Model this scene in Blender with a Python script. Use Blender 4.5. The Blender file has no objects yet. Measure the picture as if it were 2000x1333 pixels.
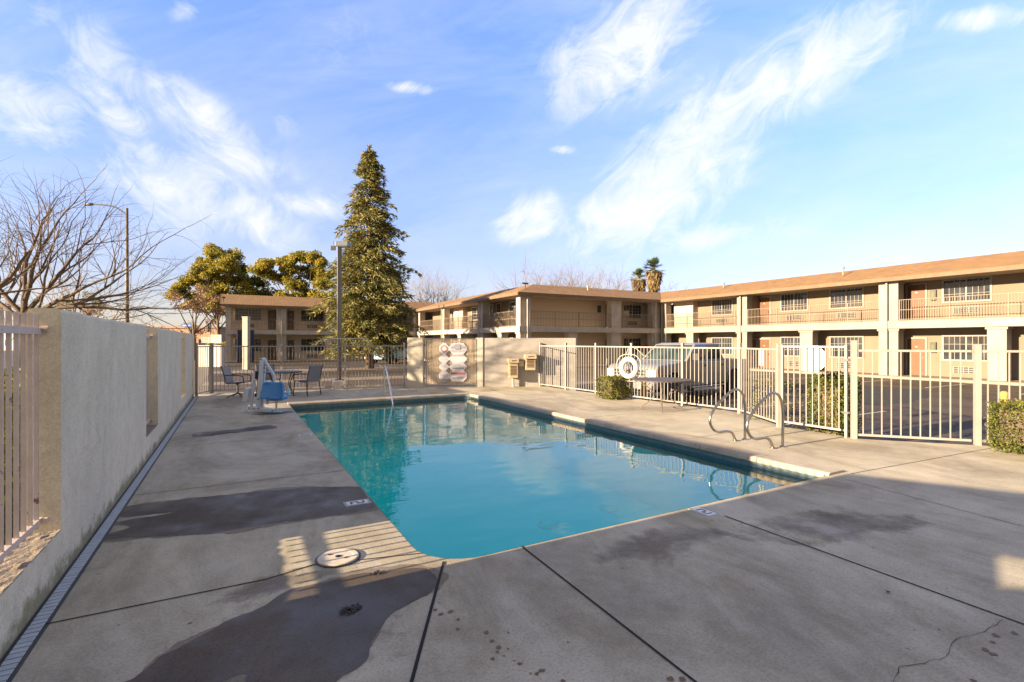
import bpy, bmesh, math, random
from mathutils import Vector, Matrix
from mathutils.geometry import tessellate_polygon
import mathutils.noise as mn
R = math.radians
scene = bpy.context.scene
C = scene.collection
PI = math.pi
LOT = -.35
# ------------------------------------------------------------------ mesh builder
class MB:
    def __init__(s): s.v=[]; s.f=[]
    def add(s, vs, fs):
        n=len(s.v); s.v += [tuple(v) for v in vs]; s.f += [tuple(i+n for i in f) for f in fs]; return s
    def box(s, x0,x1,y0,y1,z0,z1):
        return s.add([(x0,y0,z0),(x1,y0,z0),(x1,y1,z0),(x0,y1,z0),(x0,y0,z1),(x1,y0,z1),(x1,y1,z1),(x0,y1,z1)],
              [(3,2,1,0),(4,5,6,7),(0,1,5,4),(1,2,6,5),(2,3,7,6),(3,0,4,7)])
    def prism(s, pts, z0, z1):
        n=len(pts)
        a=sum(pts[i][0]*pts[(i+1)%n][1]-pts[(i+1)%n][0]*pts[i][1] for i in range(n))
        if a<0: pts=pts[::-1]
        s.add([(p[0],p[1],z0) for p in pts]+[(p[0],p[1],z1) for p in pts],
              [tuple(range(n-1,-1,-1)),tuple(range(n,2*n))]+[(i,(i+1)%n,(i+1)%n+n,i+n) for i in range(n)])
        return s
    def extr(s, pts, o, a, b, d0, d1):
        """polygon pts in plane o + a*u + b*v, thickness from d0 to d1 along a x b"""
        a=Vector(a); b=Vector(b); o=Vector(o); nrm=a.cross(b).normalized(); n=len(pts)
        ar=sum(pts[i][0]*pts[(i+1)%n][1]-pts[(i+1)%n][0]*pts[i][1] for i in range(n))
        if ar<0: pts=pts[::-1]
        P=[o+a*u+b*v for u,v in pts]
        lo=[p+nrm*d0 for p in P]; hi=[p+nrm*d1 for p in P]
        s.add(lo+hi,[tuple(range(n-1,-1,-1)),tuple(range(n,2*n))]+[(i,(i+1)%n,(i+1)%n+n,i+n) for i in range(n)])
        return s
    def bar(s, p, q, w, t=None, up=(0,0,1)):
        t=t or w; p=Vector(p); q=Vector(q); d=(q-p).normalized(); u=Vector(up)
        if abs(d.dot(u))>.98: u=Vector((0,1,0)) if abs(d.y)<.9 else Vector((1,0,0))
        x=d.cross(u).normalized(); y=x.cross(d).normalized(); x*=w/2; y*=t/2
        vs=[p-x-y,p+x-y,p+x+y,p-x+y,q-x-y,q+x-y,q+x+y,q-x+y]
        return s.add(vs,[(0,1,2,3),(7,6,5,4),(4,5,1,0),(5,6,2,1),(6,7,3,2),(7,4,0,3)])
    def tube(s, pts, r, n=8, cap=True, closed=False):
        pts=[Vector(p) for p in pts]; m=len(pts)
        rs=r if isinstance(r,(list,tuple)) else [r]*m
        up=None; base=len(s.v); fs=[]
        for i,p in enumerate(pts):
            if closed: d=(pts[(i+1)%m]-pts[i-1]).normalized()
            else: d=((pts[i+1] if i<m-1 else p)-(pts[i-1] if i else p)).normalized()
            if up is None:
                up=Vector((0,0,1)) if abs(d.z)<.9 else Vector((1,0,0))
            x=d.cross(up)
            if x.length<1e-4: x=d.orthogonal()
            x.normalize(); y=x.cross(d).normalized(); up=y
            for k in range(n):
                a=2*PI*k/n; s.v.append(tuple(p+(x*math.cos(a)+y*math.sin(a))*rs[i]))
        for i in range(m if closed else m-1):
            j=(i+1)%m
            for k in range(n):
                a,b=base+i*n+k,base+i*n+(k+1)%n; c_,d_=base+j*n+(k+1)%n,base+j*n+k
                fs.append((a,b,c_,d_))
        if cap and not closed:
            fs.append(tuple(base+k for k in range(n-1,-1,-1))); fs.append(tuple(base+(m-1)*n+k for k in range(n)))
        s.f+=fs; return s
    def cyl(s, p, q, r, r2=None, n=16): return s.tube([p,q],[r,r if r2 is None else r2],n)
    def lathe(s, prof, c=(0,0,0), n=24):
        base=len(s.v); m=len(prof)
        for r,z in prof:
            for k in range(n):
                a=2*PI*k/n; s.v.append((c[0]+r*math.cos(a),c[1]+r*math.sin(a),c[2]+z))
        for i in range(m-1):
            for k in range(n):
                a=base+i*n+k;b=base+i*n+(k+1)%n; s.f.append((a,b,b+n,a+n))
        s.f.append(tuple(base+k for k in range(n-1,-1,-1))); s.f.append(tuple(base+(m-1)*n+k for k in range(n)))
        return s
    def xf(s, M):
        s.v=[tuple(M@Vector(v)) for v in s.v]; return s
def link(o): C.objects.link(o); return o
def obj(name, mb, m, parent=None, smooth=False, world=False, bevel=0):
    me=bpy.data.meshes.new(name)
    vs=mb.v
    if world and parent is not None:
        inv=wm(parent).inverted(); vs=[tuple(inv@Vector(v)) for v in vs]
    me.from_pydata(vs,[],mb.f); me.update()
    if m: me.materials.append(m)
    if smooth: me.polygons.foreach_set('use_smooth',[True]*len(me.polygons))
    o=bpy.data.objects.new(name,me); link(o)
    if parent is not None: o.parent=parent
    if bevel:
        b=o.modifiers.new('bevel','BEVEL'); b.width=bevel; b.segments=2; b.limit_method='ANGLE'; b.angle_limit=R(40)
    return o
def wm(o):
    M=Matrix.Translation(o.location)@o.rotation_euler.to_matrix().to_4x4()
    return wm(o.parent)@M if o.parent else M
def tag(o,label=None,cat=None,group=None,kind=None):
    if label: o['label']=label
    if cat: o['category']=cat
    if group: o['group']=group
    if kind: o['kind']=kind
    return o
def thing(name,label,cat,loc=(0,0,0),rz=0,group=None):
    o=bpy.data.objects.new(name,None); link(o); o.location=loc; o.rotation_euler=(0,0,rz); o.empty_display_size=.2
    return tag(o,label,cat,group)
def copy_thing(o,loc,rz,label):
    c=o.copy(); link(c); c.location=loc; c.rotation_euler=(0,0,rz); c['label']=label
    for ch in list(o.children):
        d=ch.copy(); link(d); d.parent=c
        for g in list(ch.children):
            e=g.copy(); link(e); e.parent=d
    return c
# ------------------------------------------------------------------ materials
def nt(name):
    m=bpy.data.materials.new(name); m.use_nodes=True; t=m.node_tree
    return m,t,t.nodes['Principled BSDF']
def node(t,ty,**k):
    n=t.nodes.new(ty)
    for a,b in k.items():
        if a=='inp':
            for i,v in b.items(): n.inputs[i].default_value=v
        else: setattr(n,a,b)
    return n
def ramp(t,stops):
    n=t.nodes.new('ShaderNodeValToRGB'); e=n.color_ramp.elements
    while len(e)<len(stops): e.new(.5)
    for i,(p,c) in enumerate(stops):
        e[i].position=p; e[i].color=(c[0],c[1],c[2],1)
    return n
def pm(name,c1,c2=None,scale=3,rough=.7,metal=0,bump=0,bscale=40,det=6,stretch=(1,1,1),spec=.5,rust=None,rustlo=.62,world=False,grime=0):
    m,t,b=nt(name); L=t.links
    b.inputs['Roughness'].default_value=rough; b.inputs['Metallic'].default_value=metal; b.inputs['Specular IOR Level'].default_value=spec
    c2=c2 or tuple(x*.82 for x in c1)
    tc=node(t,'ShaderNodeTexCoord'); mp=node(t,'ShaderNodeMapping'); mp.inputs['Scale'].default_value=stretch
    if world:
        g=node(t,'ShaderNodeNewGeometry'); L.new(g.outputs['Position'],mp.inputs['Vector'])
    else: L.new(tc.outputs['Object'],mp.inputs['Vector'])
    n=node(t,'ShaderNodeTexNoise',inp={'Scale':scale,'Detail':det,'Roughness':.6}); L.new(mp.outputs[0],n.inputs['Vector'])
    r=ramp(t,[(.3,c2),(.7,c1)]); L.new(n.outputs['Fac'],r.inputs['Fac']); col=r.outputs['Color']
    if rust:
        n2=node(t,'ShaderNodeTexNoise',inp={'Scale':9,'Detail':8,'Roughness':.7}); L.new(tc.outputs['Object'],n2.inputs['Vector'])
        r2=ramp(t,[(rustlo,(0,0,0)),(rustlo+.05,(1,1,1))]); L.new(n2.outputs['Fac'],r2.inputs['Fac'])
        mx=node(t,'ShaderNodeMix',data_type='RGBA'); L.new(r2.outputs['Color'],mx.inputs[0]); L.new(col,mx.inputs[6]); mx.inputs[7].default_value=(*rust,1); col=mx.outputs[2]
    if grime:
        n3=node(t,'ShaderNodeTexNoise',inp={'Scale':1.3,'Detail':9,'Roughness':.68}); mp3=node(t,'ShaderNodeMapping'); mp3.inputs['Scale'].default_value=(1.8,1.8,.7)
        L.new(tc.outputs['Object'],mp3.inputs['Vector']); L.new(mp3.outputs[0],n3.inputs['Vector'])
        r3=ramp(t,[(.38,(1-grime,)*3),(.62,(1,1,1))]); L.new(n3.outputs['Fac'],r3.inputs['Fac'])
        mx=node(t,'ShaderNodeMix',data_type='RGBA',blend_type='MULTIPLY'); mx.inputs[0].default_value=1; L.new(col,mx.inputs[6]); L.new(r3.outputs['Color'],mx.inputs[7]); col=mx.outputs[2]
    L.new(col,b.inputs['Base Color'])
    if bump:
        nb=node(t,'ShaderNodeTexNoise',inp={'Scale':bscale,'Detail':5,'Roughness':.6}); L.new(tc.outputs['Object'],nb.inputs['Vector'])
        bp=node(t,'ShaderNodeBump',inp={'Strength':min(1,bump),'Distance':.01}); L.new(nb.outputs['Fac'],bp.inputs['Height']); L.new(bp.outputs[0],b.inputs['Normal'])
    return m
def leafmat(name,cols,rough=.6,trans=.25):
    m,t,b=nt(name); L=t.links
    g=node(t,'ShaderNodeNewGeometry'); r=ramp(t,[(i/(len(cols)-1),c) for i,c in enumerate(cols)])
    tc=node(t,'ShaderNodeTexCoord'); n=node(t,'ShaderNodeTexNoise',inp={'Scale':.9,'Detail':3}); L.new(tc.outputs['Object'],n.inputs['Vector'])
    a=node(t,'ShaderNodeMath',operation='MULTIPLY',inp={1:.5}); L.new(g.outputs['Random Per Island'],a.inputs[0])
    mr=node(t,'ShaderNodeMapRange',inp={1:.3,2:.7,3:0,4:.5}); L.new(n.outputs['Fac'],mr.inputs[0])
    ad=node(t,'ShaderNodeMath',operation='ADD'); L.new(a.outputs[0],ad.inputs[0]); L.new(mr.outputs[0],ad.inputs[1])
    L.new(ad.outputs[0],r.inputs['Fac']); L.new(r.outputs['Color'],b.inputs['Base Color']); b.inputs['Roughness'].default_value=rough; b.inputs['Specular IOR Level'].default_value=.25
    tr=node(t,'ShaderNodeBsdfTranslucent'); L.new(r.outputs['Color'],tr.inputs['Color']); mx=node(t,'ShaderNodeMixShader'); mx.inputs[0].default_value=trans
    out=t.nodes['Material Output']; L.new(b.outputs[0],mx.inputs[1]); L.new(tr.outputs[0],mx.inputs[2]); L.new(mx.outputs[0],out.inputs['Surface'])
    return m
M={}
# concrete deck: mottled, stained, speckled
def concrete(name,ca,cb,stain,wet=0):
    m,t,b=nt(name); L=t.links
    g=node(t,'ShaderNodeNewGeometry')
    def N(sc,de=6,ro=.6,st=(1,1,1),dist=0):
        mp=node(t,'ShaderNodeMapping'); mp.inputs['Scale'].default_value=st; L.new(g.outputs['Position'],mp.inputs['Vector'])
        n=node(t,'ShaderNodeTexNoise',inp={'Scale':sc,'Detail':de,'Roughness':ro,'Distortion':dist}); L.new(mp.outputs[0],n.inputs['Vector']); return n.outputs['Fac']
    r=ramp(t,[(.32,cb),(.66,ca)]); L.new(N(.55,8,.62),r.inputs['Fac']); col=r.outputs['Color']
    def mul(fac,lo,hi,dark,col):
        rr=ramp(t,[(lo,dark),(hi,(1,1,1))]); L.new(fac,rr.inputs['Fac']); mx=node(t,'ShaderNodeMix',data_type='RGBA',blend_type='MULTIPLY'); mx.inputs[0].default_value=1
        L.new(col,mx.inputs[6]); L.new(rr.outputs['Color'],mx.inputs[7]); return mx.outputs[2]
    col=mul(N(.8,10,.72,(1,.45,1),.6),.36,.56,stain,col)
    col=mul(N(5,6,.7),.3,.62,(.84,.83,.82),col)
    col=mul(N(60,4,.75),.36,.54,(.74,.73,.72),col)
    col=mul(N(300,2,.6),.3,.6,(.72,.72,.72),col)
    col=mul(N(16,2,.5),.235,.27,(.42,.38,.35),col)
    L.new(col,b.inputs['Base Color'])
    b.inputs['Specular IOR Level'].default_value=.35
    rr=node(t,'ShaderNodeMapRange',inp={1:.35,2:.65,3:.6,4:.85}); L.new(N(2,5),rr.inputs[0]); L.new(rr.outputs[0],b.inputs['Roughness'])
    if wet:
        b.inputs['Specular IOR Level'].default_value=.28
        b.inputs['Roughness'].default_value=wet; t.links.remove(b.inputs['Roughness'].links[0])
        rr=node(t,'ShaderNodeMapRange',inp={1:.4,2:.6,3:wet*.6,4:wet*1.5}); L.new(N(1.2,5),rr.inputs[0]); L.new(rr.outputs[0],b.inputs['Roughness'])
    bp=node(t,'ShaderNodeBump',inp={'Strength':.25 if not wet else .06,'Distance':.004}); L.new(N(110,4,.7),bp.inputs['Height']); L.new(bp.outputs[0],b.inputs['Normal'])
    return m
M['deck']=concrete('deck_concrete',(.66,.60,.465),(.48,.436,.34),(.60,.57,.52))
M['coping']=concrete('coping_concrete',(.60,.54,.45),(.42,.36,.29),(.72,.66,.58))
M['wet']=concrete('wet_concrete',(.165,.13,.095),(.095,.075,.055),(.75,.74,.73),wet=.5)
M['damp']=concrete('damp_concrete',(.34,.29,.22),(.24,.205,.155),(.8,.78,.7),wet=.6)
def filmy(m,sc,lo,hi):
    t=m.node_tree; L=t.links; b=t.nodes['Principled BSDF']; out=t.nodes['Material Output']; g=node(t,'ShaderNodeNewGeometry')
    n=node(t,'ShaderNodeTexNoise',inp={'Scale':sc,'Detail':9,'Roughness':.68,'Distortion':.4}); L.new(g.outputs['Position'],n.inputs['Vector'])
    at_=node(t,'ShaderNodeAttribute',attribute_name='edge'); ml=node(t,'ShaderNodeMath',operation='MULTIPLY_ADD',inp={1:.55,2:-.45}); L.new(at_.outputs['Fac'],ml.inputs[0])
    ad=node(t,'ShaderNodeMath',operation='ADD'); L.new(n.outputs['Fac'],ad.inputs[0]); L.new(ml.outputs[0],ad.inputs[1])
    mr=node(t,'ShaderNodeMapRange',inp={1:lo,2:hi}); L.new(ad.outputs[0],mr.inputs[0]); tr=node(t,'ShaderNodeBsdfTransparent'); mx=node(t,'ShaderNodeMixShader')
    L.new(mr.outputs[0],mx.inputs[0]); L.new(tr.outputs[0],mx.inputs[1]); L.new(b.outputs[0],mx.inputs[2]); L.new(mx.outputs[0],out.inputs['Surface'])
M['rim_damp']=concrete('rim_damp',(.33,.28,.215),(.24,.20,.155),(.8,.78,.7))
filmy(M['damp'],2.6,.36,.72)
M['joint']=pm('joint_gap',(.012,.012,.013),rough=.9)
M['asphalt']=concrete('asphalt',(.125,.093,.066),(.08,.06,.045),(.72,.72,.72))
M['soil']=pm('soil',(.16,.12,.08),(.09,.08,.05),scale=2,bump=.5,bscale=20,world=True)
M['street']=pm('street_asphalt',(.10,.10,.10),(.07,.07,.07),scale=2,rough=.85,world=True)
M['kerb']=pm('kerb_concrete',(.24,.20,.165),(.18,.15,.12),scale=3,world=True)
M['stucco']=pm('stucco_wall',(.80,.73,.56),(.69,.625,.47),scale=2.0,rough=.9,bump=.9,bscale=34,grime=.09,det=11)
def base_dirt(m):
    t=m.node_tree; L=t.links; b=t.nodes['Principled BSDF']; src=b.inputs['Base Color'].links[0].from_socket
    g=node(t,'ShaderNodeNewGeometry'); sx=node(t,'ShaderNodeSeparateXYZ'); L.new(g.outputs['Position'],sx.inputs[0])
    n=node(t,'ShaderNodeTexNoise',inp={'Scale':5,'Detail':8,'Roughness':.7}); L.new(g.outputs['Position'],n.inputs['Vector'])
    a=node(t,'ShaderNodeMath',operation='MULTIPLY_ADD',inp={1:-.5,2:.2}); L.new(n.outputs['Fac'],a.inputs[0])
    d=node(t,'ShaderNodeMath',operation='ADD'); L.new(sx.outputs[2],d.inputs[0]); L.new(a.outputs[0],d.inputs[1])
    r1=ramp(t,[(.0,(.42,.42,.33)),(.09,(1,1,1))]); L.new(d.outputs[0],r1.inputs['Fac'])
    n2=node(t,'ShaderNodeTexNoise',inp={'Scale':75,'Detail':4,'Roughness':.7}); L.new(g.outputs['Position'],n2.inputs['Vector']); r2=ramp(t,[(.35,(.80,.79,.78)),(.6,(1,1,1))]); L.new(n2.outputs['Fac'],r2.inputs['Fac'])
    n3=node(t,'ShaderNodeTexNoise',inp={'Scale':7,'Detail':9,'Roughness':.75,'Distortion':1.2}); L.new(g.outputs['Position'],n3.inputs['Vector']); r3=ramp(t,[(.34,(.84,.84,.83)),(.52,(1,1,1))]); L.new(n3.outputs['Fac'],r3.inputs['Fac'])
    for rr in (r1,r2,r3):
        mx=node(t,'ShaderNodeMix',data_type='RGBA',blend_type='MULTIPLY'); mx.inputs[0].default_value=1; L.new(src,mx.inputs[6]); L.new(rr.outputs['Color'],mx.inputs[7]); src=mx.outputs[2]
    L.new(src,b.inputs['Base Color'])
base_dirt(M['stucco'])
M['roughstucco']=pm('rough_ledge',(.30,.25,.20),(.20,.165,.13),scale=22,rough=.95,bump=1,bscale=60)
M['greywall']=pm('grey_plaster',(.40,.38,.36),(.33,.31,.30),scale=1.6,rough=.9,bump=.3,bscale=50,grime=.15)
M['fence']=pm('fence_paint',(.30,.285,.27),(.245,.23,.21),scale=4,rough=.5,bump=.15)
M['rustfence']=pm('weathered_fence_paint',(.60,.51,.45),(.47,.39,.33),scale=9,rough=.6,rust=(.16,.08,.04),rustlo=.62,bump=.4,bscale=80)
M['steel']=pm('brushed_steel',(.50,.47,.43),(.34,.31,.27),scale=9,rough=.3,metal=1)
M['chrome']=pm('polished_steel',(.75,.73,.70),rough=.18,metal=1)
M['white']=pm('white_paint',(.58,.56,.54),(.5,.48,.46),scale=3,rough=.45)
M['grate']=pm('drain_grate',(.52,.58,.64),(.33,.37,.41),scale=8,rough=.5,stretch=(1,3,1))
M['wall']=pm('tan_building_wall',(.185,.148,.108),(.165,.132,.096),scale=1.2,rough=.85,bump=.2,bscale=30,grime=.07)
M['wallshade']=pm('brightened_taupe_wall',(.46,.375,.31),(.40,.325,.265),scale=1.2,rough=.85,bump=.2,bscale=30,grime=.07)  # wall colour lightened for shaded faces, in place of fill light
M['trim']=pm('white_trim',(.26,.243,.222),(.22,.203,.183),scale=2,rough=.6,grime=.18)
M['door']=pm('orange_door',(.125,.055,.022),(.095,.04,.016),scale=3,rough=.55)
M['darkdoor']=pm('brown_door',(.10,.07,.05),(.08,.05,.035),scale=3,rough=.5)
M['rail']=pm('railing_paint',(.23,.18,.135),(.17,.13,.095),scale=5,rough=.6)
M['fascia']=pm('fascia_board',(.17,.118,.072),(.13,.088,.053),scale=4,rough=.7,grime=.15)
M['soffit']=pm('soffit_board',(.42,.32,.22),(.36,.27,.18),scale=3,rough=.8)
M['black']=pm('black_paint',(.02,.02,.022),rough=.4)
M['dark']=pm('dark_metal',(.05,.05,.055),(.03,.03,.03),rough=.45)
M['sling']=pm('grey_sling_mesh',(.20,.21,.24),(.16,.17,.2),scale=30,rough=.8)
M['taupesling']=pm('taupe_sling',(.30,.28,.27),(.24,.22,.21),scale=30,rough=.8)
M['blue']=pm('blue_plastic',(.07,.27,.62),(.06,.22,.55),scale=4,rough=.35)
M['lightblue']=pm('pale_blue_plastic',(.25,.52,.66),rough=.4)
M['liftgrey']=pm('lift_powder_coat',(.58,.62,.67),(.5,.54,.6),scale=4,rough=.4)
M['bollard']=pm('yellow_bollard_paint',(.55,.30,.07),(.38,.2,.06),scale=6,rough=.6,rust=(.2,.12,.05),rustlo=.6)
M['navy']=pm('navy_panel',(.015,.022,.07),(.01,.015,.05),rough=.45)
M['tan']=pm('tan_enamel',(.47,.38,.26),(.40,.31,.2),scale=4,rough=.35)
M['brown']=pm('brown_grille',(.09,.055,.03),rough=.6)
M['bark']=pm('bark',(.15,.11,.08),(.07,.05,.035),scale=7,rough=.95,bump=.8,bscale=18,stretch=(1,1,.35))
M['palebark']=pm('pale_twig_bark',(.30,.24,.20),(.18,.14,.115),scale=5,rough=.95)
M['needles']=leafmat('conifer_needles',[(.045,.06,.018),(.11,.12,.035),(.23,.20,.06),(.36,.28,.095)],trans=.2)
M['yleaves']=leafmat('golden_leaves',[(.07,.09,.02),(.18,.18,.035),(.40,.33,.055),(.58,.45,.075)],trans=.5)
M['dleaves']=leafmat('dark_leaves',[(.035,.055,.012),(.08,.10,.022),(.17,.17,.035),(.26,.22,.05)],trans=.25)
M['hleaves']=leafmat('hedge_leaves',[(.03,.05,.012),(.08,.10,.02),(.18,.18,.04),(.30,.26,.07)],trans=.3)
M['rleaves']=leafmat('reddish_twigs',[(.10,.06,.035),(.2,.13,.08),(.32,.2,.12),(.4,.27,.16)],trans=.2)
M['palm']=leafmat('palm_fronds',[(.03,.05,.015),(.07,.10,.03),(.14,.15,.05)],trans=.2)
M['thatch']=leafmat('dry_palm_skirt',[(.12,.08,.035),(.26,.18,.08),(.4,.29,.14)],trans=.15)
M['ring']=pm('life_ring_foam',(.56,.54,.51),rough=.6)
M['rope']=pm('rope',(.62,.58,.50),scale=60,rough=.9)
M['tyre']=pm('tyre_rubber',(.025,.024,.023),rough=.85)
M['rim']=pm('wheel_rim',(.45,.45,.47),rough=.3,metal=.9)
M['plastic_lens']=pm('headlight_lens',(.65,.62,.58),rough=.15)
M['amber']=pm('amber_lens',(.6,.2,.04),rough=.25)
M['parking_line']=pm('worn_white_line',(.5,.47,.42),(.25,.23,.2),scale=9,rough=.8,world=True)
def carpaint(name,c):
    m,t,b=nt(name); b.inputs['Metallic'].default_value=0; b.inputs['Roughness'].default_value=.32; b.inputs['Coat Weight'].default_value=.35; b.inputs['Coat Roughness'].default_value=.08
    tc=node(t,'ShaderNodeTexCoord'); n=node(t,'ShaderNodeTexNoise',inp={'Scale':2.5,'Detail':6}); t.links.new(tc.outputs['Object'],n.inputs['Vector'])
    r=ramp(t,[(.35,tuple(x*.8 for x in c)),(.65,c)]); t.links.new(n.outputs['Fac'],r.inputs['Fac']); t.links.new(r.outputs['Color'],b.inputs['Base Color']); return m
M['greycar']=carpaint('grey_car_paint',(.21,.21,.215))
M['bluecar']=carpaint('light_blue_car_paint',(.08,.36,.55))
def glassy(name,c,rough=.05,spec=.9):
    m,t,b=nt(name); b.inputs['Base Color'].default_value=(*c,1); b.inputs['Roughness'].default_value=rough; b.inputs['Specular IOR Level'].default_value=spec
    tc=node(t,'ShaderNodeTexCoord'); n=node(t,'ShaderNodeTexNoise',inp={'Scale':1.1,'Detail':3}); t.links.new(tc.outputs['Object'],n.inputs['Vector'])
    r=ramp(t,[(.4,c),(.65,tuple(x*2.6 for x in c))]); t.links.new(n.outputs['Fac'],r.inputs['Fac']); t.links.new(r.outputs['Color'],b.inputs['Base Color'])
    bp=node(t,'ShaderNodeBump',inp={'Strength':.06,'Distance':.02}); t.links.new(n.outputs['Fac'],bp.inputs['Height']); t.links.new(bp.outputs[0],b.inputs['Normal'])
    return m
M['glass']=glassy('window_glass',(.018,.02,.024),spec=.55); M['carglass']=glassy('car_glass',(.02,.035,.035))
def shingle():
    m,t,b=nt('roof_shingles'); L=t.links
    tc=node(t,'ShaderNodeTexCoord'); mp=node(t,'ShaderNodeMapping'); L.new(tc.outputs['Object'],mp.inputs['Vector'])
    # rows follow height on the slope, columns follow x+y
    sx=node(t,'ShaderNodeSeparateXYZ'); L.new(mp.outputs[0],sx.inputs[0])
    ad=node(t,'ShaderNodeMath',operation='ADD'); L.new(sx.outputs[0],ad.inputs[0]); L.new(sx.outputs[1],ad.inputs[1])
    cm=node(t,'ShaderNodeCombineXYZ'); L.new(ad.outputs[0],cm.inputs[0]); zz=node(t,'ShaderNodeMath',operation='MULTIPLY',inp={1:3.0}); L.new(sx.outputs[2],zz.inputs[0]); L.new(zz.outputs[0],cm.inputs[1])
    br=node(t,'ShaderNodeTexBrick',inp={'Scale':3.6,'Mortar Size':.045,'Color1':(.43,.255,.105,1),'Color2':(.33,.19,.075,1),'Mortar':(.15,.085,.04,1),'Brick Width':.5,'Row Height':.24}); L.new(cm.outputs[0],br.inputs['Vector'])
    n=node(t,'ShaderNodeTexNoise',inp={'Scale':1.5,'Detail':8,'Roughness':.7}); L.new(tc.outputs['Object'],n.inputs['Vector'])
    r=ramp(t,[(.3,(.72,.7,.68)),(.7,(1.1,1.08,1.05))]); L.new(n.outputs['Fac'],r.inputs['Fac'])
    mx=node(t,'ShaderNodeMix',data_type='RGBA',blend_type='MULTIPLY'); mx.inputs[0].default_value=1; L.new(br.outputs['Color'],mx.inputs[6]); L.new(r.outputs['Color'],mx.inputs[7]); L.new(mx.outputs[2],b.inputs['Base Color'])
    b.inputs['Roughness'].default_value=.9
    bp=node(t,'ShaderNodeBump',inp={'Strength':.6,'Distance':.02}); L.new(br.outputs['Fac'],bp.inputs['Height']); bp.invert=True; L.new(bp.outputs[0],b.inputs['Normal'])
    return m
M['shingle']=shingle()
def brightened_siding():
    m,t,b=nt('brightened_lap_siding'); L=t.links
    tc=node(t,'ShaderNodeTexCoord'); w=node(t,'ShaderNodeTexWave',wave_profile='SAW',bands_direction='Z',inp={'Scale':1.6}); L.new(tc.outputs['Object'],w.inputs['Vector'])
    b.inputs['Base Color'].default_value=(.52,.41,.30,1); b.inputs['Roughness'].default_value=.8  # siding colour lifted to stand in for fill light on the shaded front
    bp=node(t,'ShaderNodeBump',inp={'Strength':.7,'Distance':.02}); L.new(w.outputs['Fac'],bp.inputs['Height']); L.new(bp.outputs[0],b.inputs['Normal']); return m
M['brightened_siding']=brightened_siding()
def water():
    m=bpy.data.materials.new('pool_water'); m.use_nodes=True; t=m.node_tree; L=t.links; t.nodes.clear()
    out=node(t,'ShaderNodeOutputMaterial'); mx=node(t,'ShaderNodeMixShader')
    tr=node(t,'ShaderNodeBsdfTransparent'); tr.inputs['Color'].default_value=(.03,.95,.95,1)
    gl=node(t,'ShaderNodeBsdfGlossy'); gl.inputs['Roughness'].default_value=.01; gl.inputs['Color'].default_value=(1,1,1,1)
    fr=node(t,'ShaderNodeFresnel',inp={'IOR':1.33})
    g=node(t,'ShaderNodeNewGeometry')
    def N(sc,st,de=2):
        mp=node(t,'ShaderNodeMapping'); mp.inputs['Scale'].default_value=st; mp.inputs['Rotation'].default_value=(0,0,R(-28)); L.new(g.outputs['Position'],mp.inputs['Vector'])
        n=node(t,'ShaderNodeTexNoise',inp={'Scale':sc,'Detail':de,'Roughness':.5}); L.new(mp.outputs[0],n.inputs['Vector']); return n.outputs['Fac']
    b1=node(t,'ShaderNodeBump',inp={'Strength':1,'Distance':.010}); L.new(N(1.5,(.5,1,1)),b1.inputs['Height'])
    b2=node(t,'ShaderNodeBump',inp={'Strength':1,'Distance':.0012}); L.new(N(6,(.7,1,1)),b2.inputs['Height']); L.new(b1.outputs[0],b2.inputs['Normal'])
    L.new(b2.outputs[0],gl.inputs['Normal']); L.new(b2.outputs[0],fr.inputs['Normal'])
    mul=node(t,'ShaderNodeMath',operation='MULTIPLY',inp={1:1.05},use_clamp=True); L.new(fr.outputs[0],mul.inputs[0])
    L.new(mul.outputs[0],mx.inputs[0]); L.new(tr.outputs[0],mx.inputs[1]); L.new(gl.outputs[0],mx.inputs[2]); L.new(mx.outputs[0],out.inputs['Surface'])
    return m
M['water']=water()
M['plaster']=pm('pool_plaster',(.08,.90,.93),(.06,.84,.88),scale=.6,rough=.8,world=True)
M['tile']=pm('waterline_tile',(.10,.14,.16),(.06,.09,.11),scale=12,rough=.3)
M['tilewhite']=pm('depth_tile_white',(.72,.72,.70),rough=.4)

# ------------------------------------------------------------------ camera, sun, sky
F=970.; U0=1000.; V0=668.; H=1.65
A=math.atan((U0-458)/F); sA,cA=math.sin(A),math.cos(A)
def gp(u,v,z=0.):           # pixel of the photo -> point on the level z
    D=F*(H-z)/(v-V0); l=D*(u-U0)/F
    return Vector((D*sA+l*cA, D*cA-l*sA, z))
cam=bpy.data.cameras.new('camera'); co=bpy.data.objects.new('camera',cam); link(co)
cam.sensor_width=36; cam.lens=F/2000*36; cam.shift_y=.00075; cam.clip_end=2000; cam.clip_start=.05
co.location=(0,0,H); co.rotation_euler=(PI/2,0,-A); scene.camera=co
TAN=.241; sd=Vector((1,-.012,-TAN)).normalized(); EL=math.asin(-sd.z)
sun=bpy.data.lights.new('sun','SUN'); sun.energy=5.0; sun.angle=R(.5); sun.color=(1,.77,.50)
so=bpy.data.objects.new('sun',sun); link(so); so.rotation_euler=sd.to_track_quat('-Z','Y').to_euler(); so.location=(-20,0,20)
w=bpy.data.worlds.new('World'); scene.world=w; w.use_nodes=True; t=w.node_tree; L=t.links
bg=t.nodes['Background']; bg.inputs['Strength'].default_value=.06
sky=node(t,'ShaderNodeTexSky',sky_type='NISHITA'); sky.sun_disc=False; sky.sun_elevation=EL; sky.sun_rotation=math.atan2(-sd.x,-sd.y); sky.air_density=1.0; sky.dust_density=.6; sky.ozone_density=2.0
tc=node(t,'ShaderNodeTexCoord'); sx=node(t,'ShaderNodeSeparateXYZ'); L.new(tc.outputs['Generated'],sx.inputs[0])
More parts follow.
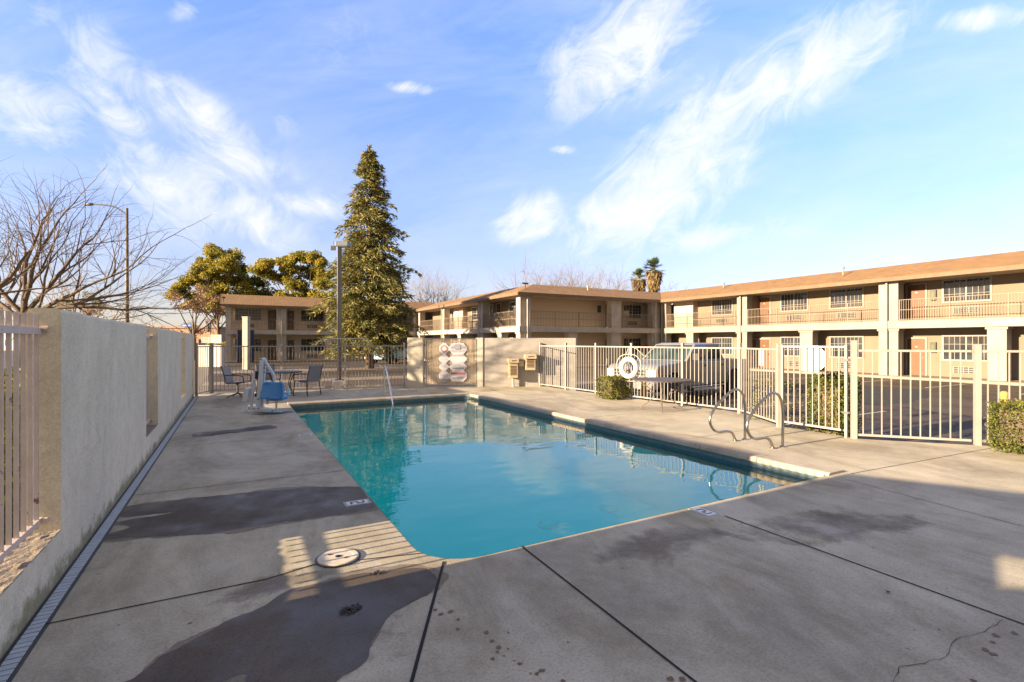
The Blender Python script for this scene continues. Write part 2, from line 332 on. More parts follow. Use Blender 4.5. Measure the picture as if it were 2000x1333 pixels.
def math_(op,a,b=None,clamp=False):
    n=node(t,'ShaderNodeMath',operation=op,use_clamp=clamp)
    for i,x in enumerate((a,b)):
        if x is None: continue
        if isinstance(x,(int,float)): n.inputs[i].default_value=x
        else: L.new(x,n.inputs[i])
    return n.outputs[0]
X_,Y_,Z_=sx.outputs
dep=math_('MAXIMUM',math_('ADD',math_('MULTIPLY',X_,sA),math_('MULTIPLY',Y_,cA)),.05)
kx=math_('DIVIDE',math_('SUBTRACT',math_('MULTIPLY',X_,cA),math_('MULTIPLY',Y_,sA)),dep)
mz=math_('DIVIDE',Z_,dep)
cv=node(t,'ShaderNodeCombineXYZ'); L.new(kx,cv.inputs[0]); L.new(mz,cv.inputs[1])
def fbm(rot,st,sc,loc=(0,0,0),dist=.5,de=9):
    mp=node(t,'ShaderNodeMapping',vector_type='TEXTURE'); mp.inputs['Rotation'].default_value=(0,0,R(rot)); mp.inputs['Scale'].default_value=st; mp.inputs['Location'].default_value=loc
    L.new(cv.outputs[0],mp.inputs['Vector'])
    n=node(t,'ShaderNodeTexNoise',inp={'Scale':sc,'Detail':de,'Roughness':.66,'Distortion':dist}); L.new(mp.outputs[0],n.inputs['Vector']); return n.outputs['Fac']
def blob(u,v,ru,rv,rot,amp):
    mp=node(t,'ShaderNodeMapping',vector_type='TEXTURE'); mp.inputs['Location'].default_value=((u-1000)/970,(668-v)/970,0); mp.inputs['Rotation'].default_value=(0,0,R(rot)); mp.inputs['Scale'].default_value=(ru/970,rv/970,1)
    L.new(cv.outputs[0],mp.inputs['Vector']); ln=node(t,'ShaderNodeVectorMath',operation='LENGTH'); L.new(mp.outputs[0],ln.inputs[0])
    mr=node(t,'ShaderNodeMapRange',interpolation_type='SMOOTHSTEP',inp={1:1.0,2:0.,3:0,4:amp}); L.new(ln.outputs['Value'],mr.inputs[0]); return mr.outputs[0]
def total(lst):
    a=lst[0]
    for b in lst[1:]: a=math_('MAXIMUM',a,b)
    return a
GR=[(1340,300,380,135,42,1.0),(1570,130,360,115,30,.95),(1220,90,290,140,36,1.0),(1190,175,60,50,60,.7),(1270,400,300,120,25,.9),(1035,430,110,75,20,.85),(1100,293,40,14,0,.6),(800,172,75,20,-5,.75),(1920,35,140,38,8,.8),(1760,505,70,14,5,.5),(1380,460,300,50,5,.45)]
GL=[(60,215,210,115,-15,.95),(190,130,170,110,-55,.85),(240,235,90,60,-30,.95),(420,250,270,80,-36,.95),(350,370,290,125,-22,1.0),(470,420,260,80,-20,.9),(80,30,120,50,20,.45),(530,320,90,35,-50,.65),(600,400,170,60,-5,.5),(560,235,60,50,30,.35),(660,70,130,130,50,.2),(360,20,40,50,-70,.5)]
mR=math_('MULTIPLY',total([blob(*b) for b in GR]),1); mL=math_('MULTIPLY',total([blob(*b) for b in GL]),.76)
nR=fbm(42,(1.0,.5,1),7.0,(.3,.2,0),1.0); nL=fbm(-30,(1.0,.6,1),6.5,(1.3,.7,0),.9)
def cl(mask,nz):
    a=math_('ADD',math_('MULTIPLY',mask,.9),math_('SUBTRACT',math_('MULTIPLY',nz,2.3),1.22))
    return math_('MULTIPLY',math_('MINIMUM',math_('MAXIMUM',a,0),1.0),math_('MINIMUM',math_('MULTIPLY',mask,3),1.0))
veil=fbm(10,(1.5,.5,1),2.6,(.1,.9,0),.4,5)
vr=node(t,'ShaderNodeMapRange',inp={1:.35,2:.8,3:.06,4:.45}); L.new(veil,vr.inputs[0])
front=node(t,'ShaderNodeMapRange',inp={1:.05,2:.3,3:0,4:1}); L.new(math_('ADD',math_('MULTIPLY',X_,sA),math_('MULTIPLY',Y_,cA)),front.inputs[0])
cloud=math_('MULTIPLY',math_('ADD',math_('MAXIMUM',cl(mR,nR),cl(mL,nL)),vr.outputs[0],True),front.outputs[0])
cloud=math_('MULTIPLY',cloud,.74)
bk=node(t,'ShaderNodeMapRange',interpolation_type='SMOOTHSTEP',inp={1:.25,2:-.25,3:0,4:.8}); L.new(math_('ADD',math_('MULTIPLY',X_,sA),math_('MULTIPLY',Y_,cA)),bk.inputs[0])
zn=node(t,'ShaderNodeMapRange',interpolation_type='SMOOTHSTEP',inp={1:.60,2:.85,3:0,4:.75}); L.new(Z_,zn.inputs[0])
mpo=node(t,'ShaderNodeTexNoise',inp={'Scale':2.2,'Detail':8,'Roughness':.6}); L.new(tc.outputs['Generated'],mpo.inputs['Vector'])
over=math_('MULTIPLY',math_('MAXIMUM',bk.outputs[0],zn.outputs[0]),math_('MULTIPLY',mpo.outputs['Fac'],1.9),True)  # unseen warm cloud behind and overhead, added as fill light
over=math_('MINIMUM',over,.9)
tint=ramp(t,[(0,(.84,.74,.88)),(.10,(.95,.81,1.02)),(.3,(1.16,1.13,1.5)),(.6,(1.25,1.5,2.15))]); L.new(Z_,tint.inputs['Fac'])
tm=node(t,'ShaderNodeMix',data_type='RGBA',blend_type='MULTIPLY'); tm.inputs[0].default_value=1; L.new(sky.outputs[0],tm.inputs[6]); L.new(tint.outputs['Color'],tm.inputs[7])
cm=node(t,'ShaderNodeMix',data_type='RGBA'); L.new(cloud,cm.inputs[0]); L.new(tm.outputs[2],cm.inputs[6]); cm.inputs[7].default_value=(5.2,5.05,5.2,1)
CLOUDCOL=cm.inputs[7]
om=node(t,'ShaderNodeMix',data_type='RGBA'); L.new(over,om.inputs[0]); L.new(cm.outputs[2],om.inputs[6]); oc=node(t,'ShaderNodeMix',data_type='RGBA'); L.new(bk.outputs[0],oc.inputs[0]); oc.inputs[6].default_value=(1.5,1.2,.8,1); oc.inputs[7].default_value=(3.2,2.55,1.6,1); L.new(oc.outputs[2],om.inputs[7])
L.new(om.outputs[2],bg.inputs['Color'])
vs=scene.view_settings; vs.view_transform='Standard'; vs.look='None'; vs.exposure=1.98; vs.gamma=1
scene.cycles.use_denoising=True; scene.cycles.max_bounces=8; scene.cycles.transparent_max_bounces=12; scene.cycles.sample_clamp_indirect=6

# ------------------------------------------------------------------ ground, deck, pool
def poly_with_hole(outer,holes,z0,z1):
    mb=MB(); loops=[outer]+holes
    tris=tessellate_polygon([[Vector((p[0],p[1],0)) for p in lp] for lp in loops])
    flat=[p for lp in loops for p in lp]
    top=[(p[0],p[1],z1) for p in flat]
    fs=[]
    for a,b,c in tris:
        A_,B_,C_=[Vector(flat[i]) for i in (a,b,c)]
        cr=(B_.x-A_.x)*(C_.y-A_.y)-(B_.y-A_.y)*(C_.x-A_.x)
        if abs(cr)<1e-9: continue
        fs.append((a,b,c) if cr>0 else (a,c,b))
    mb.add(top,fs)
    k=0
    for li,lp in enumerate(loops):
        n=len(lp); ar=sum(lp[i][0]*lp[(i+1)%n][1]-lp[(i+1)%n][0]*lp[i][1] for i in range(n))
        q=[(p[0],p[1],z1) for p in lp]+[(p[0],p[1],z0) for p in lp]
        ccw=(ar>0)==(li==0)
        mb.add(q,[(i,i+n,(i+1)%n+n,(i+1)%n) if ccw else (i,(i+1)%n,(i+1)%n+n,i+n) for i in range(n)])
    return mb
PX0,PX1,PY0,PY1=1.25,6.42,3.45,14.28
def rrect(x0,x1,y0,y1,r,n=8):
    rs=r if isinstance(r,(list,tuple)) else [r]*4; out=[]
    for (cx,cy,a0),rr in zip(((x0,y0,180),(x1,y0,270),(x1,y1,0),(x0,y1,90)),rs):
        px=cx+rr*(1 if cx==x0 else -1); py=cy+rr*(1 if cy==y0 else -1)
        for k in range(n+1):
            a=R(a0+90*k/n); out.append((px+rr*math.cos(a),py+rr*math.sin(a)))
    return out
pool=rrect(PX0,PX1,PY0,PY1,[.42,.12,.3,.12])
deck_out=[(-1.2,-9),(22,-9),(15.2,-1.95),(10.35,3.28),(9.3,4.45),(9.3,5.85),(10.28,7.45),(10.0,15.8),(6.0,17.5),(5.5,17.75),(-.7,18.85),(-1.2,18.85)]
obj('pool_deck',poly_with_hole(deck_out,[pool],LOT-.1,0),M['deck']); tag(bpy.data.objects['pool_deck'],kind='structure')
g=MB(); N=900
g.add([(-N,-N,LOT-.02),(N,-N,LOT-.02),(N,N,LOT-.02),(-N,N,LOT-.02)],[(0,1,2,3)])
hole=[(p[0],p[1]) for p in deck_out]
tag(obj('ground',poly_with_hole([(-N,-N),(N,-N),(N,N),(-N,N)],[[(-1.1,-8),(9,-8),(9,15),(-1.1,15)]],LOT-.3,LOT-.02),M['soil']),kind='structure')
tag(obj('parking_lot',poly_with_hole([(-1.4,-12),(33,-12),(33,56),(-1.4,56)],[[(-1.1,-8),(9,-8),(9,15),(-1.1,15)]],LOT-.1,LOT),M['asphalt']),kind='structure')
s_=MB().box(-40,-9.5,-60,200,LOT-.3,LOT-.012); tag(obj('street',s_,M['street']),kind='structure')
s_=MB().box(-9.5,-9.3,-60,200,LOT-.2,LOT+.12); tag(obj('street_kerb',s_,M['kerb']),kind='structure')
s_=MB().box(-9.3,-7.4,-60,200,LOT-.2,LOT+.08); tag(obj('sidewalk',s_,M['kerb']),kind='structure')
M['strip']=pm('painted_sunlit_strip',(.24,.19,.15),(.18,.145,.115),scale=2,world=True)  # pale colour stands in for sunlit gaps between shadows on the lot
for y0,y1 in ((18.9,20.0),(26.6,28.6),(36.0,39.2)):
    tag(obj('sunlit_strip',MB().box(-1.3,17,y0,y1,LOT-.05,LOT+.006),M['strip']),kind='structure')
def sheet(name,pts,z,m,kind='structure'):
    mb=MB(); mb.prism([(p[0],p[1]) for p in pts],z-.0035,z); return tag(obj(name,mb,m),kind=kind)
# pool shell
n=len(pool); mb=MB()
mb.add([(p[0],p[1],-.005) for p in pool]+[(p[0],p[1],-.26) for p in pool],[(i,(i+1)%n,(i+1)%n+n,i+n) for i in range(n)])
inner=rrect(PX0+.004,PX1-.004,PY0+.004,PY1-.004,[.42,.12,.3,.12])
tile=MB(); tile.add([(p[0],p[1],.0) for p in inner]+[(p[0],p[1],-.27) for p in inner],[(i,i+n,(i+1)%n+n,(i+1)%n) for i in range(n)])
tag(obj('waterline_tile',tile,M['tile']),kind='structure')
sh=MB(); inner2=rrect(PX0+.002,PX1-.002,PY0+.002,PY1-.002,[.42,.12,.3,.12])
sh.add([(p[0],p[1],-.2) for p in inner2]+[(p[0],p[1],-1.25) for p in inner2],[(i,i+n,(i+1)%n+n,(i+1)%n) for i in range(n)]+[tuple(range(n,2*n))])
tag(obj('pool_basin',sh,M['plaster']),kind='structure')
wt=MB(); wo=rrect(PX0+.001,PX1-.001,PY0+.001,PY1-.001,[.42,.12,.3,.12]); wt.add([(p[0],p[1],-.12) for p in wo],[tuple(range(n))])
tag(obj('water',wt,M['water']),kind='structure')
# raised coping along the far and right edges, cut in stones
random.seed(4)
def coping_run(name,p0,p1,nx,ny,step,w=.30,h=.03):
    p0=Vector(p0); p1=Vector(p1); L_=(p1-p0).length; d=(p1-p0)/L_; k=int(L_/step); out=Vector((nx,ny)); mb=MB()
    for i in range(k):
        a=p0+d*(L_*i/k+.004); b=p0+d*(L_*(i+1)/k-.004)
        i0=-.035; j=random.uniform(-.004,.004)
        prof=[(w+j,-.02),(w+j,h-.006),(w-.012+j,h),(.0,h+.001),(-.025,h-.008),(i0,h-.022),(i0,-.035),(-.02,-.05),(.0,-.05)]
        v=[]
        for q in (a,b):
            for (o,z) in prof: v.append((q.x+out.x*o,q.y+out.y*o,z))
        m_=len(prof); fs=[tuple(range(m_)),tuple(range(2*m_-1,m_-1,-1))]+[(i2,i2+m_,(i2+1)%m_+m_,(i2+1)%m_) for i2 in range(m_)]
        mb.add(v,fs)
    o=obj(name,mb,M['coping']); tag(o,kind='structure'); 
    bm=bmesh.new(); bm.from_mesh(o.data); bmesh.ops.recalc_face_normals(bm,faces=bm.faces); bm.to_mesh(o.data); bm.free()
coping_run('pool_coping',(PX1,PY0-.02),(PX1,PY1-.12),1,0,.9)
coping_run('pool_coping',(PX0-.02,PY1),(PX1+.3,PY1),0,1,1.1)
# joints and cracks in the deck (narrow dark gaps)
def strip(pts,w,z=.004,jit=0,name='deck_joint'):
    P=[Vector((p[0],p[1])) for p in pts]
    if jit:
        Q=[]
        for a,b in zip(P,P[1:]):
            k=max(2,int((b-a).length/.05))
            for i in range(k): Q.append(a.lerp(b,i/k)+Vector((random.uniform(-jit,jit),random.uniform(-jit,jit))))
        Q.append(P[-1]); P=Q
    mb=MB(); vs=[]; 
    for i,p in enumerate(P):
        d=(P[min(i+1,len(P)-1)]-P[max(i-1,0)]).normalized(); nrm=Vector((-d.y,d.x))*w/2*(random.uniform(.4,1.2) if jit else 1)
        vs+= [(p.x+nrm.x,p.y+nrm.y,z),(p.x-nrm.x,p.y-nrm.y,z)]
    mb.add(vs,[(2*i,2*i+1,2*i+3,2*i+2) for i in range(len(P)-1)])
    tag(obj(name,mb,M['joint']),kind='structure')
strip([(-1.04,3.86),(.19,3.84),(.5,3.92),(1.28,3.72)],.012)
strip([(1.37,3.5),(.75,2.34),(.3,1.5),(0,.6)],.019)
strip([(2.02,3.46),(1.95,1.68),(1.92,-3)],.015)
strip([(4.05,3.12),(4.02,1.2),(3.98,-3)],.015)
strip([(6.4,3.3),(6.14,1.64),(6.0,-1)],.007)
for y in (6.62,9.4,12.2): strip([(-1.04,y+.02),(PX0,y-.02)],.009)
for x in (2.6,5.2): strip([(x,PY1+.3),(x,17.6)],.008)
for y in (12.0,8.6,5.9): strip([(PX1+.3,y),(9.6,y+.1)],.008)
strip([(PX1+.3,3.35),(10.2,3.1)],.009)
strip([gp(1960,1212),gp(1925,1235),gp(1868,1250),gp(1848,1285),gp(1760,1305),gp(1745,1333)],.0035,jit=.008,name='deck_crack')
strip([gp(200,1110),gp(160,1118),gp(120,1132)],.004,jit=.006,name='deck_crack')
# wet patches: thin films with ragged shores
def puddle(pts,m,z,amp=.05,fr=2.6,seed=0,name='puddle'):
    if name=='puddle' and m is M['wet']:
        cx=sum(p[0] for p in pts)/len(pts); cy=sum(p[1] for p in pts)/len(pts)
        puddle([(max(-1.03,cx+(p[0]-cx)*1.035),cy+(p[1]-cy)*1.05) for p in pts],M['rim_damp'],z-.0008,amp*1.25,fr*1.3,seed+.3,'puddle_rim')
    P=[Vector((p[0],p[1])) for p in pts]; Q=[]
    for i in range(len(P)):
        a,b=P[i-1],P[i]; c0=P[(i+1)%len(P)]; pp=P[i-2]
        k=max(2,int((b-a).length/.025))
        for j in range(k):
            u=j/k
            q=.5*((2*a)+(b-pp)*u+(2*pp-5*a+4*b-c0)*u*u+(3*a-pp-3*b+c0)*u**3)
            q=Vector((q[0],q[1]))
            v=Vector((q.x*fr+seed,q.y*fr,seed*.7))
            v=v+Vector((.0,.0,.0)); q+=Vector((mn.fractal(v*9,.8,2.2,3),mn.fractal(v*9+Vector((4,1,2)),.8,2.2,3)))*amp*.09
            q+=Vector((mn.fractal(v,.8,2.2,5),mn.fractal(v+Vector((9,3,5)),.8,2.2,5)))*amp
            if q.y>3.62 and z>-.1: q.x=min(q.x,1.243)
            Q.append((q.x,q.y))
    tr=tessellate_polygon([[Vector((x,y,0)) for x,y in Q]]); mb=MB()
    fs=[]
    for a,b,c in tr:
        cr=(Q[b][0]-Q[a][0])*(Q[c][1]-Q[a][1])-(Q[b][1]-Q[a][1])*(Q[c][0]-Q[a][0])
        fs.append((a,b,c) if cr>0 else (a,c,b))
    mb.add([(x,y,z) for x,y in Q],fs)
    tag(obj(name,mb,m),kind='stuff')
puddle([(-1.03,6.2),(-.59,6.22),(-.04,6.15),(.51,6.08),(1.23,5.75),(1.23,5.3),(1.23,4.93),(.77,4.95),(.25,4.97),(-.03,4.98),(-.41,5.1),(-.78,5.2),(-1.03,5.3),(-.8,5.5),(-.95,5.7),(-.5,5.78),(-.9,5.86),(-1.02,6.0)],M['wet'],.0025,.05,2.2,1)
puddle([(.73,3.62),(1.15,3.5),(1.24,3.3),(1.14,3.12),(.86,3.0),(.70,2.82),(.58,2.63),(.39,2.45),(.2,2.1),(-.1,2.2),(.03,2.55),(.05,2.8),(-.17,2.75),(-.6,2.7),(-.95,2.6),(-.75,2.9),(-.47,3.02),(-.31,3.2),(-.05,3.36),(.17,3.46),(.3,3.58),(.52,3.6)],M['wet'],.0025,.045,2.4,2)
puddle([(-.6,10.6),(.2,10.75),(.6,10.9),(.7,10.5),(.1,10.3),(-.5,10.2)],M['wet'],.0025,.1,2,7)
puddle([(.4,12.7),(1.0,12.9),(1.2,12.6),(.7,12.4)],M['wet'],.0025,.1,2,8)
def film(cx,cy,rx,ry,rot,m,z,name='damp_patch'):
    n=24; v=[]; e_=[]; c_,s_=math.cos(R(rot)),math.sin(R(rot))
    for i in range(n+1):
        for j in range(n+1):
            a,b=2*i/n-1,2*j/n-1; v.append((cx+a*rx*c_-b*ry*s_,cy+a*rx*s_+b*ry*c_,z)); e_.append(max(0.,min(1.,1.2*(1-math.hypot(a,b)))))
    o=obj(name,MB().add(v,[(i*(n+1)+j,(i+1)*(n+1)+j,(i+1)*(n+1)+j+1,i*(n+1)+j+1) for i in range(n) for j in range(n)]),m); tag(o,kind='stuff')
    at_=o.data.attributes.new('edge','FLOAT','POINT'); at_.data.foreach_set('value',e_)
film(4.7,2.5,1.9,.75,-16,M['damp'],.0012)
film(3.0,2.95,1.2,.5,0,M['damp'],.0014)
film(.3,3.75,.8,.35,0,M['damp'],.0012)
film(.2,2.9,1.3,1.1,30,M['damp'],.0016)
random.seed(12)
def drops(cs,seed):
    for i,(u,v,r) in enumerate(cs):
        c0=gp(u,v); k=9
        puddle([(c0.x+math.cos(2*PI*j/k)*r*random.uniform(.7,1.2),c0.y+math.sin(2*PI*j/k)*r*random.uniform(.6,1.1)) for j in range(k)],M['stain'],.003,.006,14,i+seed,'stain')
M['stain']=pm('rusty_stain',(.19,.125,.07),(.15,.10,.06),scale=20,rough=.8)
drops([(850,1192,.014),(862,1200,.018),(880,1196,.018),(896,1211,.014),(894,1229,.013),(951,1236,.017),(960,1253,.013),(975,1265,.015),(971,1274,.012),(992,1269,.009),(963,1287,.013),(1015,1297,.012),(1048,1317,.012),(1058,1311,.016),(1036,1316,.007),(985,1283,.006),(859,1178,.006),(1005,1291,.006),(1100,1331,.014),(1310,1327,.02),(1333,1328,.02),(1944,1242,.02),(1940,1255,.013),(1925,1270,.02),(1938,1278,.02),(1984,1238,.018),(1900,1330,.015)],20)
# fallen leaf clumps on the wet deck
def leaf_clump(c,r,k,label,seed):
    random.seed(seed); mb=MB()
    for i in range(k):
        a=random.uniform(0,2*PI); rr=r*random.random()**.6; x=c.x+rr*math.cos(a)*1.3; y=c.y+rr*math.sin(a)*.8; th=random.uniform(0,PI); l=random.uniform(.010,.026); wd=l*.35
        dx,dy=math.cos(th)*l,math.sin(th)*l; ex,ey=-math.sin(th)*wd,math.cos(th)*wd; z=random.uniform(.004,.012)
        mb.add([(x-dx,y-dy,z),(x+ex,y+ey,z+.004),(x+dx,y+dy,z+.002),(x-ex,y-ey,z+.003)],[(0,3,2,1)])
    tag(obj('fallen_leaves',mb,M['deadleaf']),label,'leaves')
M['deadleaf']=pm('dead_leaf',(.035,.02,.012),rough=.6)
leaf_clump(gp(683,1193),.055,60,'dark clump of fallen leaves on the wet deck patch',1)
leaf_clump(gp(735,1122),.03,14,'few black leaf bits near the round skimmer lid on wet deck',2)
leaf_clump(gp(1735,1160),.012,4,'tiny dark leaf on the dry grey deck at lower right',3)
# skimmer lid
c0=Vector((.69,3.95,0)); lid=thing('skimmer_lid','round cream skimmer lid with small lift holes set in the deck','lid',(c0.x,c0.y,0))
obj('lid',MB().lathe([(.15,.001),(.15,.012),(.143,.016),(.11,.016),(.105,.0145),(.0,.0145)],n=40),pm('cream_plastic',(.62,.55,.44),(.50,.43,.34),scale=14,rough=.5),lid,smooth=False)
obj('collar',MB().lathe([(.165,.001),(.165,.008),(.152,.008),(.151,.001)],n=40),M['dark'],lid)
for x,y in ((-.05,.06),(.05,-.05)): obj('lift_hole',MB().box(x-.014,x+.014,y-.01,y+.01,.0165,.0175),M['black'],lid)
obj('latch_ring',MB().lathe([(.022,.0165),(.022,.0185),(.012,.0185),(.012,.0165)],n=16),M['black'],lid)
# depth marker tiles reading 5
def marker(c,rz,label,grp,rot=0):
    th=thing('depth_marker',label,'depth tile',(c.x,c.y,0),rz,grp)
    obj('tile',MB().box(-.125,.125,-.08,.08,.001,.0035),M['tilewhite'],th)
    ch=MB(); z0,z1=.0036,.005
    b=.014
    # dark border
    for x0,x1,y0,y1 in ((-.118,.118,.066,.073),(-.118,.118,-.073,-.066),(-.118,-.111,-.066,.066),(.111,.118,-.066,.066)): ch.box(x0,x1,y0,y1,z0,z1)
    obj('border',ch,M['black'],th)
    d=MB()  # numeral 5, height along x, reading from the water
    for x0,x1,y0,y1 in ((.052,.07,-.038,.038),(0,.052,-.038,-.02),(-.012,.006,-.02,.038),(-.06,-.012,.02,.038),(-.07,-.052,-.038,.02)): d.box(x0,x1,y0,y1,z0,z1)
    obj('numeral',d,M['black'],th)
    return th
marker(Vector((1.10,5.22,0)),PI,'white depth tile with black 5 on the left pool edge by the striped light','x')
marker(Vector((3.98,3.30,0)),PI/2,'white depth tile with black 5 on the near pool edge in shade','x')
marker(Vector((1.10,9.48,0)),PI,'faint distant depth tile on the left pool edge','x')
for o in list(C.objects):
    if o.get('group')=='x': o['group']='depth marker tiles round the pool'
# floor drains
for i,(x,y,l) in enumerate(((4.32,6.56,'round white drain cover on the pool floor, the nearer one'),(5.67,6.69,'round white drain cover on the pool floor, the farther one'))):
    o=obj('pool_drain',MB().lathe([(.17,-1.249),(.17,-1.23),(.13,-1.19),(.1,-1.185),(0,-1.185)],(0,0,0),24).xf(Matrix.Translation((x,y,0))),pm('drain_plastic',(.9,.9,.9),rough=.5)); tag(o,l,'drain',group='drain covers under the water')
# trench drain along the wall
tr=thing('trench_drain','long pale blue grated drain channel at the foot of the wall','drain',(-1,8,0))
gm=MB()
for i in range(330):
    y=.6+i*.052
    gm.box(-1.035,-.965,y,y+.042,.004,.009)
obj('grate',gm,M['grate'],tr,world=True)
obj('channel',MB().box(-1.057,-1.042,.4,17.7,-.02,.003).box(-.958,-.945,.4,17.7,-.02,.003).box(-1.042,-.958,.4,17.7,-.02,.0015),M['dark'],tr,world=True)

# ------------------------------------------------------------------ left wall with openings
XI,XO=-1.06,-1.24; WT=1.88; SILL=.34
wl=thing('stucco_wall','long pale beige stucco wall with tall gaps beside the left deck','wall',(-1.15,8,0))
OPEN=[(3.47,4.58),(8.42,9.62),(13.62,14.75),(16.85,17.15)]
mb=MB(); ys=[3.30]
prev=3.30
def wav(y): return .005*math.sin(y*1.7)+.004*math.sin(y*4.1)
def seg(y0,y1):
    k=max(1,int((y1-y0)/.4)); r_=.025
    for side in range(1):
        pass
    # one closed prism, top gently rounded and uneven
    rows=[]
    prof=[(XI,-.4),(XI,-1),(XI-.012,-2),(XI-.05,-3),(XO+.05,-3),(XO+.012,-2),(XO,-1),(XO,-.4)]
    n_=len(prof); v=[]
    for i in range(k+1):
        y=y0+(y1-y0)*i/k
        for x,z in prof:
            top=WT+wav(y)
            zz={-.4:-.4,-1:top-.03,-2:top-.008,-3:top}[z]
            ex=0
            v.append((x+(.006*mn.noise(Vector((y*1.3,zz,0))) if x==XI and i not in (0,k) else 0),y,zz))
    fs=[(a+i*n_,(a+1)%n_+i*n_,(a+1)%n_+(i+1)*n_,a+(i+1)*n_) for i in range(k) for a in range(n_)]
    fs.append(tuple(range(n_-1,-1,-1))); fs.append(tuple(k*n_+a for a in range(n_)))
    mb.add(v,fs)
edges=[]
last=3.47
for a,b in OPEN:
    if a>last: seg(last,a)
    last=b
seg(last,17.75)
for a,b in OPEN: mb.box(XO,XI,a,b,-.4,SILL-.012)
# unseen wall south of the frame: rising top and gap shaped for shade and a light spot
P=[(-9,-.4),(3.47,-.4),(3.47,WT),(3.1,WT+.03),(1.9,2.08),(-1,2.75),(-9,3.6)]
mb.extr([(3.47,-.4),(3.47,WT),(3.1,WT+.04),(1.9,2.10),(1.6,2.17),(1.6,-.4)],(XO,0,0),(0,1,0),(0,0,1),0,XI-XO)
mb.extr([(1.6,-.4),(1.6,1.50),(1.38,1.34),(1.25,1.38),(1.05,1.44),(1.05,-.4)],(XO,0,0),(0,1,0),(0,0,1),0,XI-XO)
mb.extr([(1.6,1.54),(1.6,2.17),(1.05,2.28),(1.05,1.60)],(XO,0,0),(0,1,0),(0,0,1),0,XI-XO)
mb.extr([(1.05,-.4),(1.05,2.28),(-1,2.75),(-9,3.6),(-9,-.4)],(XO,0,0),(0,1,0),(0,0,1),0,XI-XO)
wo_=obj('panel',mb,M['stucco'],wl,world=True)
bm=bmesh.new(); bm.from_mesh(wo_.data); bmesh.ops.recalc_face_normals(bm,faces=bm.faces); bm.to_mesh(wo_.data); bm.free()
for a,b in OPEN:
    k=26; j=5; v=[]
    for i in range(k+1):
        for q in range(j+1):
            x=XO+.003+(XI-XO-.006)*q/j; y=a+.002+(b-a-.004)*i/k
            v.append((x,y,SILL-.01+.012*(mn.noise(Vector((x*40,y*14,0)))+.4)))
    mm=MB().add(v,[(i*(j+1)+q,i*(j+1)+q+1,(i+1)*(j+1)+q+1,(i+1)*(j+1)+q) for i in range(k) for q in range(j)])
    obj('ledge',mm,M['roughstucco'],wl,world=True)
# window grilles in the openings
gl=['rusty off-white iron bars filling the nearest gap of the stucco wall','off-white iron bars in the second gap of the stucco wall','off-white iron bars in the third gap of the stucco wall','narrow iron bars in the last gap of the stucco wall']
for (a,b),l in zip(OPEN,gl):
    th=thing('iron_grille',l,'fence',(-1.2,(a+b)/2,SILL),0,'iron grilles in the wall openings')
    x=-1.175
    hb=MB().box(x-.018,x+.018,a-.0,b,1.70,1.745); obj('rail',hb,M['rustfence'],th,world=True)
    hb=MB().box(x-.018,x+.018,a,b,.405,.44); obj('rail',hb,M['rustfence'],th,world=True)
    k=int((b-a)/.118); bars=MB()
    for i in range(k):
        y=b-.06-i*.118
        bars.box(x-.011,x+.011,y-.011,y+.011,.375,1.835)
    obj('bars',bars,M['rustfence'],th,world=True)
    for z in (1.74,.42): obj('bolt',MB().cyl((x+.02,b-.02,z),(x+.05,b-.02,z),.02,n=8),M['rustfence'],th,world=True)

# ------------------------------------------------------------------ fences
def fence(name,label,pts,cat='fence',z0=.09,top=1.5,post=1.6,pw=.06,sp=.12,bw=.0155,rail=.035,m=None,cap=True,skip_end=False,posts=None,group=None,step=2.3,base=0):
    m=m or M['fence']; P=[Vector((p[0],p[1],0)) for p in pts]
    th=thing(name,label,cat,(P[0].x,P[0].y,base),0,group)
    postpos=[]
    for a,b in zip(P,P[1:]):
        d=b-a; L_=d.length; d.normalize(); up=Vector((0,0,1))
        obj('top_rail',MB().bar(a+up*top,b+up*top,rail,rail),m,th,world=True)
        obj('bottom_rail',MB().bar(a+up*z0,b+up*z0,rail,rail),m,th,world=True)
        k=max(1,round(L_/sp)); bars=MB()
        for i in range(k+1):
            if i in (0,k): continue
            q=a+d*(L_*i/k); ang=math.atan2(d.y,d.x)
            bars.bar(q+up*(z0+.01),q+up*(top-.005),bw,bw,up=d)
        obj('bars',bars,m,th,world=True)
        ks=max(1,round(L_/step)) if posts is None else posts
        for i in range(ks+1):
            q=a+d*(L_*i/ks)
            if any((q-x).length<.2 for x in postpos): continue
            if skip_end and i==ks and b==P[-1]: continue
            postpos.append(q)
            pb=MB().bar(q+up*(base),q+up*post,pw,pw,up=d)
            pb.bar(q+up*(post+.001),q+up*(post+.014),pw+.012,pw+.012,up=d)
            obj('post',pb,m,th,world=True)
    return th
bf=fence('metal_fence','white iron fence with a raised trapezoid section behind the far pool end',[(-.62,18.66),(5.36,17.58)],step=2.0,sp=.113)
